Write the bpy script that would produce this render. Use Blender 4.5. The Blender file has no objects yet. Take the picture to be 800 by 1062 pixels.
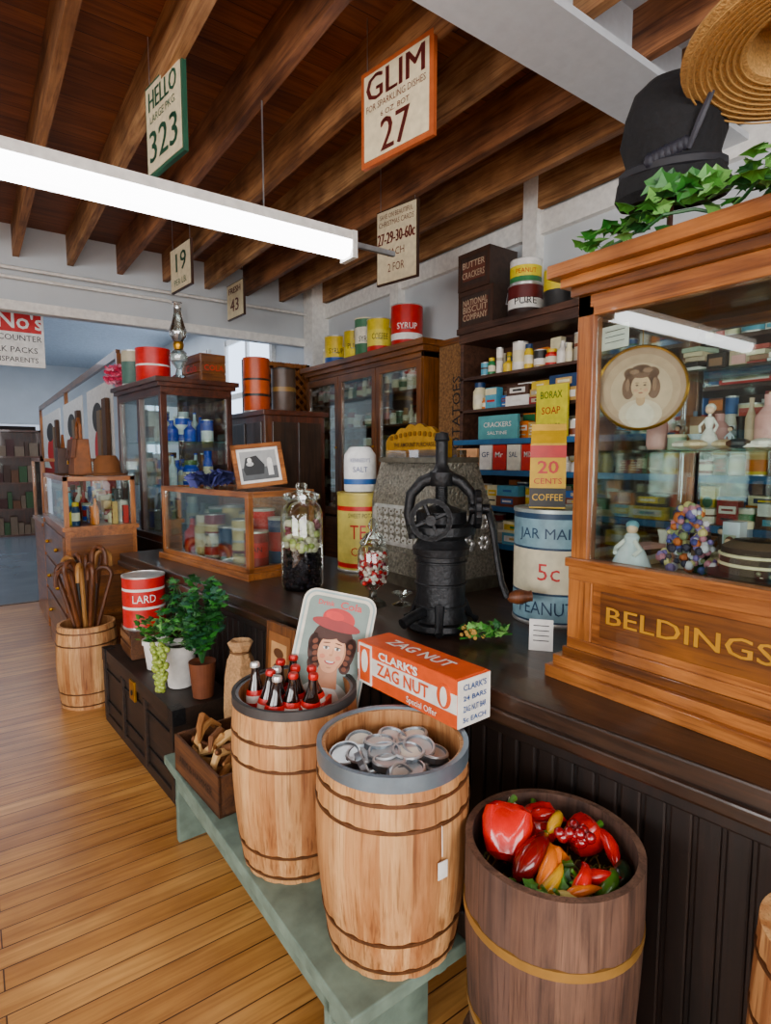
import bpy,bmesh,math,random
from mathutils import Matrix,Vector
R=random.Random(7)
pi=math.pi
# ---------------------------------------------------------------- materials
def lin(h,sat=1.06):
    h=h.lstrip('#');o=[]
    for i in(0,2,4):
        c=int(h[i:i+2],16)/255
        o.append(c/12.92 if c<=.04045 else((c+.055)/1.055)**2.4)
    L=.3*o[0]+.6*o[1]+.1*o[2]
    o=[min(1,max(0.0005,L+(c-L)*sat)) for c in o]
    return(o[0],o[1],o[2],1)
_m={}
def base(name):
    m=bpy.data.materials.new(name);m.use_nodes=True
    nt=m.node_tree;b=nt.nodes['Principled BSDF'];return m,nt,b
def col(h,rough=.5,metal=0,var=.12,bump=0,sc=25,coat=0,sat=1.12):
    k=('c',h,rough,metal,var,bump,sc,coat)
    if k in _m:return _m[k]
    m,nt,b=base('paint_'+h.lstrip('#'))
    n=nt.nodes.new('ShaderNodeTexNoise');n.inputs['Scale'].default_value=sc;n.inputs['Detail'].default_value=5
    tc=nt.nodes.new('ShaderNodeTexCoord');nt.links.new(tc.outputs['Object'],n.inputs['Vector'])
    r=nt.nodes.new('ShaderNodeValToRGB');c=lin(h,sat)
    r.color_ramp.elements[0].position=.3;r.color_ramp.elements[1].position=.7
    r.color_ramp.elements[0].color=tuple(x*(1-var) for x in c[:3])+(1,)
    r.color_ramp.elements[1].color=tuple(min(1,x*(1+var)) for x in c[:3])+(1,)
    nt.links.new(n.outputs['Fac'],r.inputs['Fac']);nt.links.new(r.outputs['Color'],b.inputs['Base Color'])
    b.inputs['Roughness'].default_value=rough;b.inputs['Metallic'].default_value=metal
    if coat:b.inputs['Coat Weight'].default_value=coat
    if bump:
        bp=nt.nodes.new('ShaderNodeBump');bp.inputs['Strength'].default_value=bump;bp.inputs['Distance'].default_value=.01
        nt.links.new(n.outputs['Fac'],bp.inputs['Height']);nt.links.new(bp.outputs['Normal'],b.inputs['Normal'])
    _m[k]=m;return m
def wood(name,h1,h2,axis='Z',sc=30,st=14,rough=.45,bump=.2,coat=0,wear=.62):
    k=('w',name,axis)
    if k in _m:return _m[k]
    m,nt,b=base(name+'_'+axis.lower())
    tc=nt.nodes.new('ShaderNodeTexCoord');mp=nt.nodes.new('ShaderNodeMapping')
    s=[sc,sc,sc];s['XYZ'.index(axis)]=sc/st;mp.inputs['Scale'].default_value=s
    n=nt.nodes.new('ShaderNodeTexNoise');n.inputs['Scale'].default_value=1;n.inputs['Detail'].default_value=8;n.inputs['Roughness'].default_value=.65
    n.inputs['Distortion'].default_value=.6
    r=nt.nodes.new('ShaderNodeValToRGB');r.color_ramp.elements[0].position=.34;r.color_ramp.elements[1].position=.66
    r.color_ramp.elements[0].color=lin(h1);r.color_ramp.elements[1].color=lin(h2)
    L=nt.links.new
    L(tc.outputs['Object'],mp.inputs['Vector']);L(mp.outputs['Vector'],n.inputs['Vector']);L(n.outputs['Fac'],r.inputs['Fac'])
    # fine dark pores + broad wear patches
    m2=nt.nodes.new('ShaderNodeMapping');s2=[sc*5,sc*5,sc*5];s2['XYZ'.index(axis)]=sc/6;m2.inputs['Scale'].default_value=s2
    n2=nt.nodes.new('ShaderNodeTexNoise');n2.inputs['Scale'].default_value=1;n2.inputs['Detail'].default_value=3
    r2=nt.nodes.new('ShaderNodeValToRGB');r2.color_ramp.elements[0].position=.33;r2.color_ramp.elements[1].position=.46;r2.color_ramp.elements[0].color=(.6,.54,.48,1)
    n3=nt.nodes.new('ShaderNodeTexNoise');n3.inputs['Scale'].default_value=4.5;n3.inputs['Detail'].default_value=5
    r3=nt.nodes.new('ShaderNodeValToRGB');r3.color_ramp.elements[0].position=.36;r3.color_ramp.elements[1].position=.58;r3.color_ramp.elements[0].color=(wear,wear*.94,wear*.88,1)
    x=nt.nodes.new('ShaderNodeMix');x.data_type='RGBA';x.blend_type='MULTIPLY';x.inputs[0].default_value=1
    y=nt.nodes.new('ShaderNodeMix');y.data_type='RGBA';y.blend_type='MULTIPLY';y.inputs[0].default_value=1
    L(tc.outputs['Object'],m2.inputs['Vector']);L(m2.outputs['Vector'],n2.inputs['Vector']);L(n2.outputs['Fac'],r2.inputs['Fac'])
    L(tc.outputs['Object'],n3.inputs['Vector']);L(n3.outputs['Fac'],r3.inputs['Fac'])
    L(r.outputs['Color'],x.inputs[6]);L(r2.outputs['Color'],x.inputs[7]);L(x.outputs[2],y.inputs[6]);L(r3.outputs['Color'],y.inputs[7]);L(y.outputs[2],b.inputs['Base Color'])
    bp=nt.nodes.new('ShaderNodeBump');bp.inputs['Strength'].default_value=bump;bp.inputs['Distance'].default_value=.004
    L(n.outputs['Fac'],bp.inputs['Height']);L(bp.outputs['Normal'],b.inputs['Normal'])
    b.inputs['Roughness'].default_value=rough;b.inputs['Coat Weight'].default_value=coat
    _m[k]=m;return m
def glass(name='clear_glass',tint='#f4fbf8',refl=.03,rough=.02):
    k=('g',name)
    if k in _m:return _m[k]
    m=bpy.data.materials.new(name);m.use_nodes=True;nt=m.node_tree
    nt.nodes.remove(nt.nodes['Principled BSDF']);o=nt.nodes['Material Output']
    t=nt.nodes.new('ShaderNodeBsdfTransparent');t.inputs['Color'].default_value=lin(tint,1)
    g=nt.nodes.new('ShaderNodeBsdfGlossy');g.inputs['Roughness'].default_value=rough;g.inputs['Color'].default_value=(1,1,1,1)
    lw=nt.nodes.new('ShaderNodeLayerWeight');lw.inputs['Blend'].default_value=.3
    ma=nt.nodes.new('ShaderNodeMath');ma.operation='MULTIPLY_ADD';ma.inputs[1].default_value=.65;ma.inputs[2].default_value=refl;ma.use_clamp=True
    mx=nt.nodes.new('ShaderNodeMixShader');L=nt.links.new
    L(lw.outputs['Fresnel'],ma.inputs[0]);L(ma.outputs[0],mx.inputs[0]);L(t.outputs[0],mx.inputs[1]);L(g.outputs[0],mx.inputs[2]);L(mx.outputs[0],o.inputs['Surface'])
    _m[k]=m;return m
def emis(name,h,s):
    m,nt,b=base(name);b.inputs['Emission Color'].default_value=lin(h,1);b.inputs['Emission Strength'].default_value=s;b.inputs['Base Color'].default_value=lin(h,1);return m
def planks(name,ca,cb,cm,wid,ln,rough=.35,coat=0,gr=.5):
    m,nt,b=base(name);L=nt.links.new
    tc=nt.nodes.new('ShaderNodeTexCoord');mp=nt.nodes.new('ShaderNodeMapping')
    br=nt.nodes.new('ShaderNodeTexBrick');br.inputs['Scale'].default_value=1;br.inputs['Brick Width'].default_value=ln;br.inputs['Row Height'].default_value=wid
    br.inputs['Mortar Size'].default_value=.0024;br.inputs['Mortar Smooth'].default_value=.3;br.offset=.37
    br.inputs['Color1'].default_value=lin(ca);br.inputs['Color2'].default_value=lin(cb);br.inputs['Mortar'].default_value=lin(cm)
    L(tc.outputs['Object'],mp.inputs['Vector']);L(mp.outputs['Vector'],br.inputs['Vector'])
    m2=nt.nodes.new('ShaderNodeMapping');m2.inputs['Scale'].default_value=(2.2,34,34)
    L(mp.outputs['Vector'],m2.inputs['Vector'])
    n=nt.nodes.new('ShaderNodeTexNoise');n.inputs['Scale'].default_value=1;n.inputs['Detail'].default_value=8;n.inputs['Distortion'].default_value=1.2
    L(m2.outputs['Vector'],n.inputs['Vector'])
    r=nt.nodes.new('ShaderNodeValToRGB');r.color_ramp.elements[0].position=.3;r.color_ramp.elements[1].position=.65
    r.color_ramp.elements[0].color=(gr,gr*.85,gr*.7,1);r.color_ramp.elements[1].color=(1,1,1,1);L(n.outputs['Fac'],r.inputs['Fac'])
    n3=nt.nodes.new('ShaderNodeTexNoise');n3.inputs['Scale'].default_value=1.6;n3.inputs['Detail'].default_value=6;L(mp.outputs['Vector'],n3.inputs['Vector'])
    r3=nt.nodes.new('ShaderNodeValToRGB');r3.color_ramp.elements[0].color=(.64,.57,.49,1);r3.color_ramp.elements[1].color=(1,1,1,1);r3.color_ramp.elements[0].position=.36;r3.color_ramp.elements[1].position=.58
    L(n3.outputs['Fac'],r3.inputs['Fac'])
    x=nt.nodes.new('ShaderNodeMix');x.data_type='RGBA';x.blend_type='MULTIPLY';x.inputs[0].default_value=1
    y=nt.nodes.new('ShaderNodeMix');y.data_type='RGBA';y.blend_type='MULTIPLY';y.inputs[0].default_value=1
    L(br.outputs['Color'],x.inputs[6]);L(r.outputs['Color'],x.inputs[7]);L(x.outputs[2],y.inputs[6]);L(r3.outputs['Color'],y.inputs[7]);L(y.outputs[2],b.inputs['Base Color'])
    bp=nt.nodes.new('ShaderNodeBump');bp.inputs['Strength'].default_value=.35;bp.inputs['Distance'].default_value=.004;bp.invert=True
    L(br.outputs['Fac'],bp.inputs['Height']);L(bp.outputs['Normal'],b.inputs['Normal'])
    b.inputs['Roughness'].default_value=rough;b.inputs['Coat Weight'].default_value=coat;b.inputs['Coat Roughness'].default_value=.25
    return m
# ---------------------------------------------------------------- mesh builder
class B:
    def __init__(s,name,loc=(0,0,0),rz=0,M=None):
        s.name=name;s.bm=bmesh.new();s.mats=[];s.M=Matrix.Identity(4)
        s.W=M if M is not None else Matrix.Translation(loc)@Matrix.Rotation(rz,4,'Z')
    def mi(s,m):
        if m not in s.mats:s.mats.append(m)
        return s.mats.index(m)
    def add(s,vs,fs,m,T=None):
        T=s.M@T if T is not None else s.M
        bv=[s.bm.verts.new(T@Vector(v)) for v in vs]
        ml=m if isinstance(m,list) else None
        i=s.mi(m) if ml is None else 0
        for k,f in enumerate(fs):
            try:
                F=s.bm.faces.new([bv[j] for j in f]);F.material_index=i if ml is None else s.mi(ml[k%len(ml)])
            except ValueError:pass
        return bv
    def box(s,c,z,m,T=None,top=1.0,topy=None):
        a,b_,d=z[0]/2,z[1]/2,z[2]/2;ty=top if topy is None else topy
        v=[(-a,-b_,-d),(a,-b_,-d),(a,b_,-d),(-a,b_,-d),(-a*top,-b_*ty,d),(a*top,-b_*ty,d),(a*top,b_*ty,d),(-a*top,b_*ty,d)]
        X=Matrix.Translation(c)
        if T is not None:X=X@T
        s.add(v,[(0,3,2,1),(4,5,6,7),(0,1,5,4),(1,2,6,5),(2,3,7,6),(3,0,4,7)],m,X)
    def bb(s,x0,x1,y0,y1,z0,z1,m):s.box(((x0+x1)/2,(y0+y1)/2,(z0+z1)/2),(abs(x1-x0),abs(y1-y0),abs(z1-z0)),m)
    def lathe(s,pr,m,seg=24,c=(0,0,0),T=None,cap0=True,cap1=True,fn=None,mseg=None):
        X=Matrix.Translation(c)
        if T is not None:X=X@T
        vs=[];rows=[]
        for(r,z)in pr:
            if r<1e-6:rows.append([len(vs)]);vs.append((0,0,z))
            else:
                row=[]
                for i in range(seg):
                    a=2*pi*i/seg;rr=r*(fn(i,z) if fn else 1)
                    row.append(len(vs));vs.append((rr*math.cos(a),rr*math.sin(a),z))
                rows.append(row)
        fs=[];ms=[];mm=m if isinstance(m,list) else [m]
        for k in range(len(rows)-1):
            A,Bq=rows[k],rows[k+1];mt=mm[min(k,len(mm)-1)]
            for i in range(seg):
                j=(i+1)%seg
                if len(A)==1 and len(Bq)==1:continue
                if len(A)==1:f=(A[0],Bq[j],Bq[i])
                elif len(Bq)==1:f=(A[i],A[j],Bq[0])
                else:f=(A[i],A[j],Bq[j],Bq[i])
                fs.append(f);ms.append(mseg[(i*len(mseg))//seg] if mseg and mt is mm[0] else mt)
        if cap0 and len(rows[0])>1:fs.append(tuple(reversed(rows[0])));ms.append(mm[0])
        if cap1 and len(rows[-1])>1:fs.append(tuple(rows[-1]));ms.append(mm[-1])
        s.add(vs,fs,ms,X)
    def cyl(s,c,r,h,m,seg=24,T=None):s.lathe([(r,0),(r,h)],m,seg,c,T)
    def ell(s,c,r,m,seg=12,T=None):
        n=max(5,seg//2+1);rx,ry,rz=r if isinstance(r,(tuple,list)) else(r,r,r)
        pr=[(math.sin(pi*k/n),-math.cos(pi*k/n)) for k in range(n+1)];pr[0]=(0,-1);pr[-1]=(0,1)
        S=Matrix.Diagonal((rx,ry,rz,1));s.lathe(pr,m,seg,c,(T@S) if T is not None else S)
    def tube(s,pts,rad,m,seg=8,closed=False):
        P=[Vector(p) for p in pts];n=len(P);vs=[];fs=[]
        ref=None
        for i in range(n):
            a=P[(i-1)%n] if(closed or i>0) else P[i];b_=P[(i+1)%n] if(closed or i<n-1) else P[i]
            t=(b_-a).normalized()
            if ref is None:
                ref=Vector((0,0,1)) if abs(t.z)<.9 else Vector((1,0,0))
            u=(ref-t*ref.dot(t))
            if u.length<1e-5:u=t.orthogonal()
            u.normalize();ref=u;w=t.cross(u)
            r=rad[i] if isinstance(rad,(list,tuple)) else rad
            for k in range(seg):
                q=2*pi*k/seg;vs.append(P[i]+u*(r*math.cos(q))+w*(r*math.sin(q)))
        for i in range(n if closed else n-1):
            j=(i+1)%n
            for k in range(seg):
                l=(k+1)%seg;fs.append((i*seg+k,i*seg+l,j*seg+l,j*seg+k))
        if not closed:
            fs.append(tuple(reversed(range(seg))));fs.append(tuple((n-1)*seg+k for k in range(seg)))
        s.add(vs,fs,m)
    def ring(s,r,z,t,m,n=24,T=None,seg=6):
        o=s.M
        if T is not None:s.M=s.M@T
        s.tube([(r*math.cos(k/n*2*pi),r*math.sin(k/n*2*pi),z) for k in range(n)],t,m,seg,closed=True);s.M=o
    def prism(s,pts,d,m,T=None):
        n=len(pts);vs=[(x,y,0) for x,y in pts]+[(x,y,d) for x,y in pts]
        fs=[tuple(reversed(range(n))),tuple(range(n,2*n))]+[(i,(i+1)%n,n+(i+1)%n,n+i) for i in range(n)]
        s.add(vs,fs,m,T)
    def rect(s,F,x,y,w,h,m,z=.002):s.prism([(x-w/2,y-h/2),(x+w/2,y-h/2),(x+w/2,y+h/2),(x-w/2,y+h/2)],z,m,F)
    def disc(s,F,x,y,rx,ry,m,z=.002,a=0,seg=24,a0=0,a1=2*pi):
        p=[]
        full=abs(a1-a0-2*pi)<1e-6
        for i in range(seg if full else seg+1):
            t=a0+(a1-a0)*i/seg;u,v=rx*math.cos(t),ry*math.sin(t);p.append((x+u*math.cos(a)-v*math.sin(a),y+u*math.sin(a)+v*math.cos(a)))
        s.prism(p,z,m,F)
    def _tx(s,t,size,off=0):
        c=bpy.data.curves.new('t','FONT');c.body=t;c.size=size;c.align_x='CENTER';c.align_y='CENTER';c.resolution_u=2;c.offset=off
        o=bpy.data.objects.new('t',c);bpy.context.collection.objects.link(o)
        dg=bpy.context.evaluated_depsgraph_get();me=bpy.data.meshes.new_from_object(o.evaluated_get(dg))
        vs=[v.co.copy() for v in me.vertices];fs=[tuple(p.vertices) for p in me.polygons]
        bpy.data.objects.remove(o);bpy.data.curves.remove(c);bpy.data.meshes.remove(me);return vs,fs
    def txt(s,F,t,x,y,size,m,z=.004,sx=1,w=None,rot=0,off=0):
        vs,fs=s._tx(t,size,off)
        if not vs:return
        if w:
            W=max(v.x for v in vs)-min(v.x for v in vs);sx=w/W
        s.add([(x+v.x*sx*math.cos(rot)-v.y*math.sin(rot),y+v.y*math.cos(rot)+v.x*sx*math.sin(rot),z) for v in vs],fs,m,F)
    def ctxt(s,t,c,r,a0,z,size,m,sx=1,w=None):
        vs,fs=s._tx(t,size,0)
        if w:
            W=max(v.x for v in vs)-min(v.x for v in vs);sx=w/W
        o=[]
        for v in vs:
            a=a0+v.x*sx/r;o.append((c[0]+(r+.002)*math.cos(a),c[1]+(r+.002)*math.sin(a),z+v.y))
        s.add(o,fs,m)
    def leaf(s,c,d,size,m,up=None):
        d=Vector(d).normalized();u=Vector(up) if up else Vector((R.uniform(-.5,.5),R.uniform(-.5,.5),1));w=d.cross(u)
        if w.length<.01:w=d.orthogonal()
        w.normalize();n=w.cross(d)
        sh=[(0,0),(.15,.35),(.05,.55),(.4,.4),(.55,.52),(.7,.25),(1,0),(.7,-.25),(.55,-.52),(.4,-.4),(.05,-.55),(.15,-.35)]
        vs=[Vector(c)+d*(.45*size)+n*(.1*size)]+[Vector(c)+d*(x*size)+w*(y*size)-n*(abs(y)*.25*size) for x,y in sh]
        k=len(sh);s.add(vs,[(0,i+1,(i+1)%k+1) for i in range(k)],m)
    def done(s,bev=0,ang=38,sm=True):
        me=bpy.data.meshes.new(s.name);s.bm.normal_update();s.bm.to_mesh(me);s.bm.free()
        for m in s.mats:me.materials.append(m)
        if sm:
            me.polygons.foreach_set('use_smooth',[True]*len(me.polygons));me.set_sharp_from_angle(angle=math.radians(ang))
        o=bpy.data.objects.new(s.name,me);bpy.context.collection.objects.link(o);o.matrix_world=s.W
        if bev:
            b=o.modifiers.new('bevel','BEVEL');b.width=bev;b.segments=2;b.limit_method='ANGLE';b.angle_limit=math.radians(50)
        return o
def FX(x,y,z):return Matrix(((0,0,-1,x),(-1,0,0,y),(0,1,0,z),(0,0,0,1)))   # facing -X
def FY(x,y,z):return Matrix(((1,0,0,x),(0,0,-1,y),(0,1,0,z),(0,0,0,1)))    # facing -Y
def FZ(x,y,z):return Matrix.Translation((x,y,z))
def RX(a):return Matrix.Rotation(a,4,'X')
def RY(a):return Matrix.Rotation(a,4,'Y')
def RZ(a):return Matrix.Rotation(a,4,'Z')
def TR(*p):return Matrix.Translation(p)
I=Matrix.Identity(4)
def cam_a(x,y):return math.atan2(-y,-x)   # direction of the aisle where customers stand
# ---------------------------------------------------------------- palette
oak=lambda a:wood('oak','#74401a','#b3713a',a,rough=.34,coat=.3)
oakd=lambda a:wood('oak_dark','#4f2a10','#86501f',a,rough=.36,coat=.3)
mahog=lambda a:wood('mahogany','#32170d','#5e2f1c',a,rough=.32,coat=.35)
dark=lambda a:wood('dark_counter_wood','#1e140e','#402a1c',a,rough=.36,coat=.25)
kegw=[wood('keg_stave_a','#a66c3c','#d8a56e','Z',rough=.6,bump=.35,wear=.74),wood('keg_stave_b','#b07542','#e0b27c','Z',sc=34,rough=.6,bump=.35,wear=.74),wood('keg_stave_c','#965d33','#c99462','Z',sc=26,rough=.6,bump=.35,wear=.74)]
oldw=[wood('old_stave_a','#3d2920','#725240','Z',rough=.75,bump=.4),wood('old_stave_b','#4c3529','#81604c','Z',sc=34,rough=.75,bump=.4),wood('old_stave_c','#362620','#64493c','Z',sc=26,rough=.75,bump=.4)]
iron=col('#1c1d1f',.45,.55,.3,.3,60);zinc=col('#aab2b8',.36,.75,.15,.1,40);silver=col('#d2d2ce',.32,.7,.2);brass=col('#b98a3a',.34,.9,.2)
white=col('#e9e7e1',.55);cream=col('#e8dcb8',.55);red=col('#c01812',.4);blk=col('#12100d',.45);G=glass()
steel=col('#c8ccd0',.3,.9)
SG=glass('shelf_glass','#d5ebe2',.08);LG=glass('lamp_glass','#e4ece8',.16);JG=glass('jar_glass','#eef4f0',.06)
# ================================================================= ROOM
b=B('floor');b.bb(-5,3.25,-3.5,7.0,-.05,0,planks('floor_boards','#dea660','#c48946','#55311a',.088,2.4,.38,.28,.62));b.done(sm=False)
b=B('floor_concrete');b.bb(-5,3.25,7.0,17,-.05,-.002,col('#6f7a82',.22,0,.15,0,2));b.done(sm=False)
b=B('trim_1');b.bb(-5,1.2,6.98,7.04,-.01,.006,col('#3a2a1c',.5));b.done(sm=False)
b=B('ceiling');b.bb(-5,3.25,-3.5,5.9,3.42,3.46,planks('ceiling_boards','#9c5e32','#7d4724','#351d10',.14,3,.6,0,.5));b.done(sm=False)
b=B('ceiling_far');b.bb(-5,3.25,5.9,17,3.7,3.74,col('#c2ccd6',.7));b.done(sm=False)
jw=[wood('joist_a','#6c4226','#b98455','Y',sc=20,rough=.65),wood('joist_b','#7d4f2f','#c99a69','Y',sc=22,rough=.65),wood('joist_c','#5c3520','#a9714a','Y',sc=18,rough=.65)]
b=B('ceiling_joists');x=-4.4;i=0
while x<3.2:
    b.bb(x-.024,x+.024,-3.4,5.83,3.165,3.419,jw[i%3]);i+=1;x+=.4
b.done(sm=False)
wp=col('#c3c8cb',.6,0,.05,0,3)
b=B('wall_right');b.bb(3.25,3.4,-3.5,17,0,3.74,wp);b.done(sm=False)
b=B('wall_header');b.bb(-5,3.25,5.83,6.0,2.74,3.74,wp);b.bb(-5,3.25,5.79,5.83,3.08,3.14,wp);b.bb(-5,3.25,5.78,5.83,2.72,2.8,white);b.done(sm=False)
b=B('wall_far');b.bb(-5,-.6,16,16.2,0,3.74,wp);b.bb(1.4,3.25,16,16.2,0,3.74,wp);b.bb(-.6,1.4,16,16.2,2.3,3.74,wp);b.bb(-.6,1.4,17.2,17.3,0,2.3,col('#2a1c14',.8));b.done(sm=False)  # rear panel's dark colour stands in for the gloom beyond the doorway
b=B('wall_left')
b.bb(-5.15,-5,-3.5,17,0,.9,wp);b.bb(-5.15,-5,-3.5,17,2.7,3.74,wp)
for(y0,y1)in((-3.5,-3.1),(-1.1,-.7),(1.3,7.5),(9.5,10.5),(12.5,17)):b.bb(-5.15,-5,y0,y1,.9,2.7,wp)
b.done(sm=False)
b=B('wall_back');b.bb(-5,3.25,-3.65,-3.5,0,.8,wp);b.bb(-5,3.25,-3.65,-3.5,2.8,3.74,wp);b.bb(-5,-3.4,-3.65,-3.5,.8,2.8,wp);b.bb(1.2,3.25,-3.65,-3.5,.8,2.8,wp);b.done(sm=False)
b=B('trim_2')
for y in(2.75,4.3,.95):b.bb(3.17,3.25,y-.06,y+.06,0,3.42,white)
b.bb(3.2,3.25,-3.4,5.8,3.0,3.14,white);b.bb(3.05,3.25,5.6,5.8,0,3.42,white);b.done(sm=False)
b=B('steel_beam')
bw=col('#cdd2d7',.5,0,.05)
b.bb(-4.8,3.2,1.40,1.68,3.06,3.09,bw);b.bb(-4.8,3.2,1.525,1.555,3.09,3.38,bw);b.bb(-4.8,3.2,1.40,1.68,3.38,3.41,bw);b.done(sm=False)
b=B('conduit_pipe')
b.tube([(-3,5.76,2.98),(1.6,5.76,2.98),(1.7,5.76,2.95),(1.72,5.76,2.85),(1.72,5.76,2.3)],.014,white,8)
b.tube([(-3,5.74,3.05),(3.1,5.74,3.05)],.014,white,8)
b.done()
win=emis('daylight_pane','#cfe4ff',2.8);win2=emis('daylight_pane_warm','#f3f6ff',2.2)
nw=0
for(y0,y1)in((7.0,8.6),(9.4,11.0),(12,13.6)):
    nw+=1;b=B('window_%d'%nw);b.bb(3.235,3.25,y0,y1,1.6,3.2,win)
    for yy in(y0,(y0+y1)/2,y1):b.bb(3.2,3.25,yy-.04,yy+.04,1.56,3.24,white)
    for zz in(1.56,2.4,3.2):b.bb(3.2,3.25,y0,y1,zz-.04,zz+.04,white)
    b.done(sm=False)
for(y0,y1)in((-3.1,-1.1),(-.7,1.3),(7.5,9.5),(10.5,12.5)):
    nw+=1;b=B('window_%d'%nw);b.bb(-5.1,-5.08,y0,y1,.9,2.7,win2)
    for yy in(y0+.03,(y0+y1)/2,y1-.03):b.bb(-5.08,-5.0,yy-.03,yy+.03,.9,2.7,white)
    for zz in(.93,1.8,2.67):b.bb(-5.08,-5.0,y0,y1,zz-.03,zz+.03,white)
    b.done(sm=False)
nw+=1;b=B('window_%d'%nw);b.bb(-3.4,1.2,-3.6,-3.58,.8,2.8,win2)  # unseen back window, added to brighten surfaces that face it
for xx in(-3.37,-2.2,-1.1,.0,1.17):b.bb(xx-.03,xx+.03,-3.58,-3.5,.8,2.8,white)
b.bb(-3.4,1.2,-3.58,-3.5,2.2,2.26,white);b.done(sm=False)
# ================================================================= LIGHT FIXTURES
tube=emis('fluorescent_diffuser','#fdfcff',12.5)
def fixture(x0,x1,y,z,hang):
    b=B('fluorescent_light')
    b.bb(x0,x1,y-.06,y+.06,z+.04,z+.085,white)
    b.prism([(-.055,0.04),(-.055,.0),(-.033,-.035),(.033,-.035),(.055,0),(.055,.04)],x1-x0-.06,tube,Matrix(((0,0,1,x0+.03),(1,0,0,y),(0,1,0,z),(0,0,0,1))))
    for xx in(x0+.015,x1-.015):b.box((xx,y,z+.02),(.03,.125,.135),white)
    for xx in hang:b.tube([(xx,y,z+.08),(xx,y,3.164)],.004,steel,6)
    b.bb(x1,x1+.28,y-.012,y+.012,z+.03,z+.055,steel)
    b.done(sm=False)
for yy in(2.67,-1.2):
    fixture(-.75,1.69,yy,2.58,(0,1.2));fixture(-3.6,-1.2,yy,2.58,(-2.8,-1.6))  # first fixture is in view, unseen others added to light the room
# ================================================================= HANGING SIGNS
def sign(X,Y,rz,w,z0,z1,bg,ink,lines,frame,bd=.03):
    h=z1-z0;b=B('hanging_sign',M=TR(X,Y,(z0+z1)/2)@RZ(rz));F=FX(0,0,0)
    b.bb(0.001,.02,-w/2,w/2,-h/2,h/2,frame);b.rect(F,0,0,w-bd,h-bd,bg,.003)
    for(t,y,s,wd)in lines:
        b.txt(F,t,0,y*h,s*h,ink,.005,w=wd*w)
        if s>.2:
            for dx in(-.003,.003):b.txt(F,t,dx,y*h,s*h,ink,.005+abs(dx)*.1,w=wd*w)
    for yy in(-w/2+.03,w/2-.03):b.tube([(.01,yy,h/2),(.01,yy,3.419-(z0+z1)/2)],.002,steel,5)
    b.done(sm=False)
cr2=col('#d9ccab',.7);brn=col('#5e1f1a',.6);wdk=col('#3b2418',.6);grn=col('#2f5a45',.6)
sign(1.54,2.08,.17,.42,2.79,3.19,cr2,brn,[('GLIM',.27,.38,.8),('FOR SPARKLING DISHES',.08,.10,.82),('6 OZ. BOT',-.03,.08,.4),('27',-.27,.48,.40),],col('#a4512a',.6),.045)
sign(.78,2.78,.15,.38,2.80,3.20,cr2,grn,[('HELLO',.28,.3,.75),('LARGE PKG.',.09,.12,.7),('323',-.22,.48,.75)],col('#24503c',.6),.03)
sign(2.35,3.16,.2,.36,2.66,3.14,cr2,brn,[('SAVE ON BEAUTIFUL',.40,.09,.8),('CHRISTMAS CARDS',.30,.1,.85),('27-29-30-60c',.1,.22,.9),('EACH',-.1,.14,.4),('2 FOR',-.3,.16,.4)],wdk,.02)
sign(1.43,4.77,.1,.40,2.83,3.17,cr2,grn,[('19',.1,.6,.5),('PER LB.',-.32,.2,.6)],wdk,.02)
sign(2.08,5.3,.05,.36,2.80,3.12,cr2,brn,[('FRESH',.28,.24,.7),('43',-.15,.5,.5)],wdk,.02)
b=B('hanging_sign');F=FY(.25,6.5,2.62);b.bb(-.5,.64,6.5,6.52,2.36,2.88,white);b.rect(F,-.18,.15,1.1,.19,red);b.txt(F,"No's",.2,.15,.2,white,.006,off=.003)
b.txt(F,'AND COUNTER',.1,.0,.075,blk,.004);b.txt(F,'BULK PACKS',.12,-.11,.075,blk,.004);b.txt(F,'TRANSPARENTS',.1,-.2,.065,blk,.004)
for xx in(-.4,.5):b.tube([(xx,6.51,2.88),(xx,6.51,3.7)],.004,steel,5)
b.done(sm=False)
# ================================================================= COUNTER
CM=TR(1.235,0,0)@RZ(math.radians(6.57))
b=B('shop_counter',M=CM)
b.bb(0,.95,-1.0,4.1,.79,.88,dark('Y'));b.bb(-.015,.02,-1.0,4.1,.80,.835,dark('Y'))
bead=wood('counter_panel','#110c0a','#281a14','Z',rough=.5)
b.bb(.1,.90,-.95,4.05,0,.79,bead)
y=-.9
while y<4.05:
    b.box((.098,y,.43),(.012,.05,.62),bead);y+=.058
b.bb(.07,.1,-.95,4.05,0,.1,bead);b.bb(.06,.1,-.95,4.05,.73,.79,bead)
b.done(.006,sm=False)
# ================================================================= DISPLAY CABINET (right)
b=B('display_cabinet')
x0,x1,y0,y1=1.355,1.95,-.3,1.0
O=oak
b.bb(x0-.045,x1,y0,y1+.045,.88,.915,O('Y'));b.bb(x0-.03,x1,y0,y1+.03,.915,.945,O('Y'));b.bb(x0-.012,x1,y0,y1+.012,.945,.97,oakd('Y'))
b.bb(x0,x0+.04,y0,y1,.97,1.2,O('Y'));b.bb(x0+.03,x1,y1-.04,y1,.97,1.2,O('X'));b.bb(x1-.03,x1,y0,y1,.97,1.25,O('Y'));b.bb(x1-.03,x1,y0,y1,1.9,2.0,O('Y'))
for yy in(y0,.35,y1-.05):b.bb(x1-.03,x1,yy,yy+.04,1.25,1.9,O('Z'))
b.bb(x1-.02,x1-.016,y0,y1-.04,1.25,1.9,G)
b.bb(x0-.010,x0,y0,y1,1.165,1.215,O('Y'));b.bb(x0-.008,x0,y0,y1,.97,1.0,O('Y'));b.bb(x0-.008,x0,y1-.075,y1,1.0,1.165,O('Z'))
b.bb(x0-.004,x0,y0,y1-.1,1.02,1.145,oakd('Y'))
gold=col('#b5842c',.45,.2)
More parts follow.
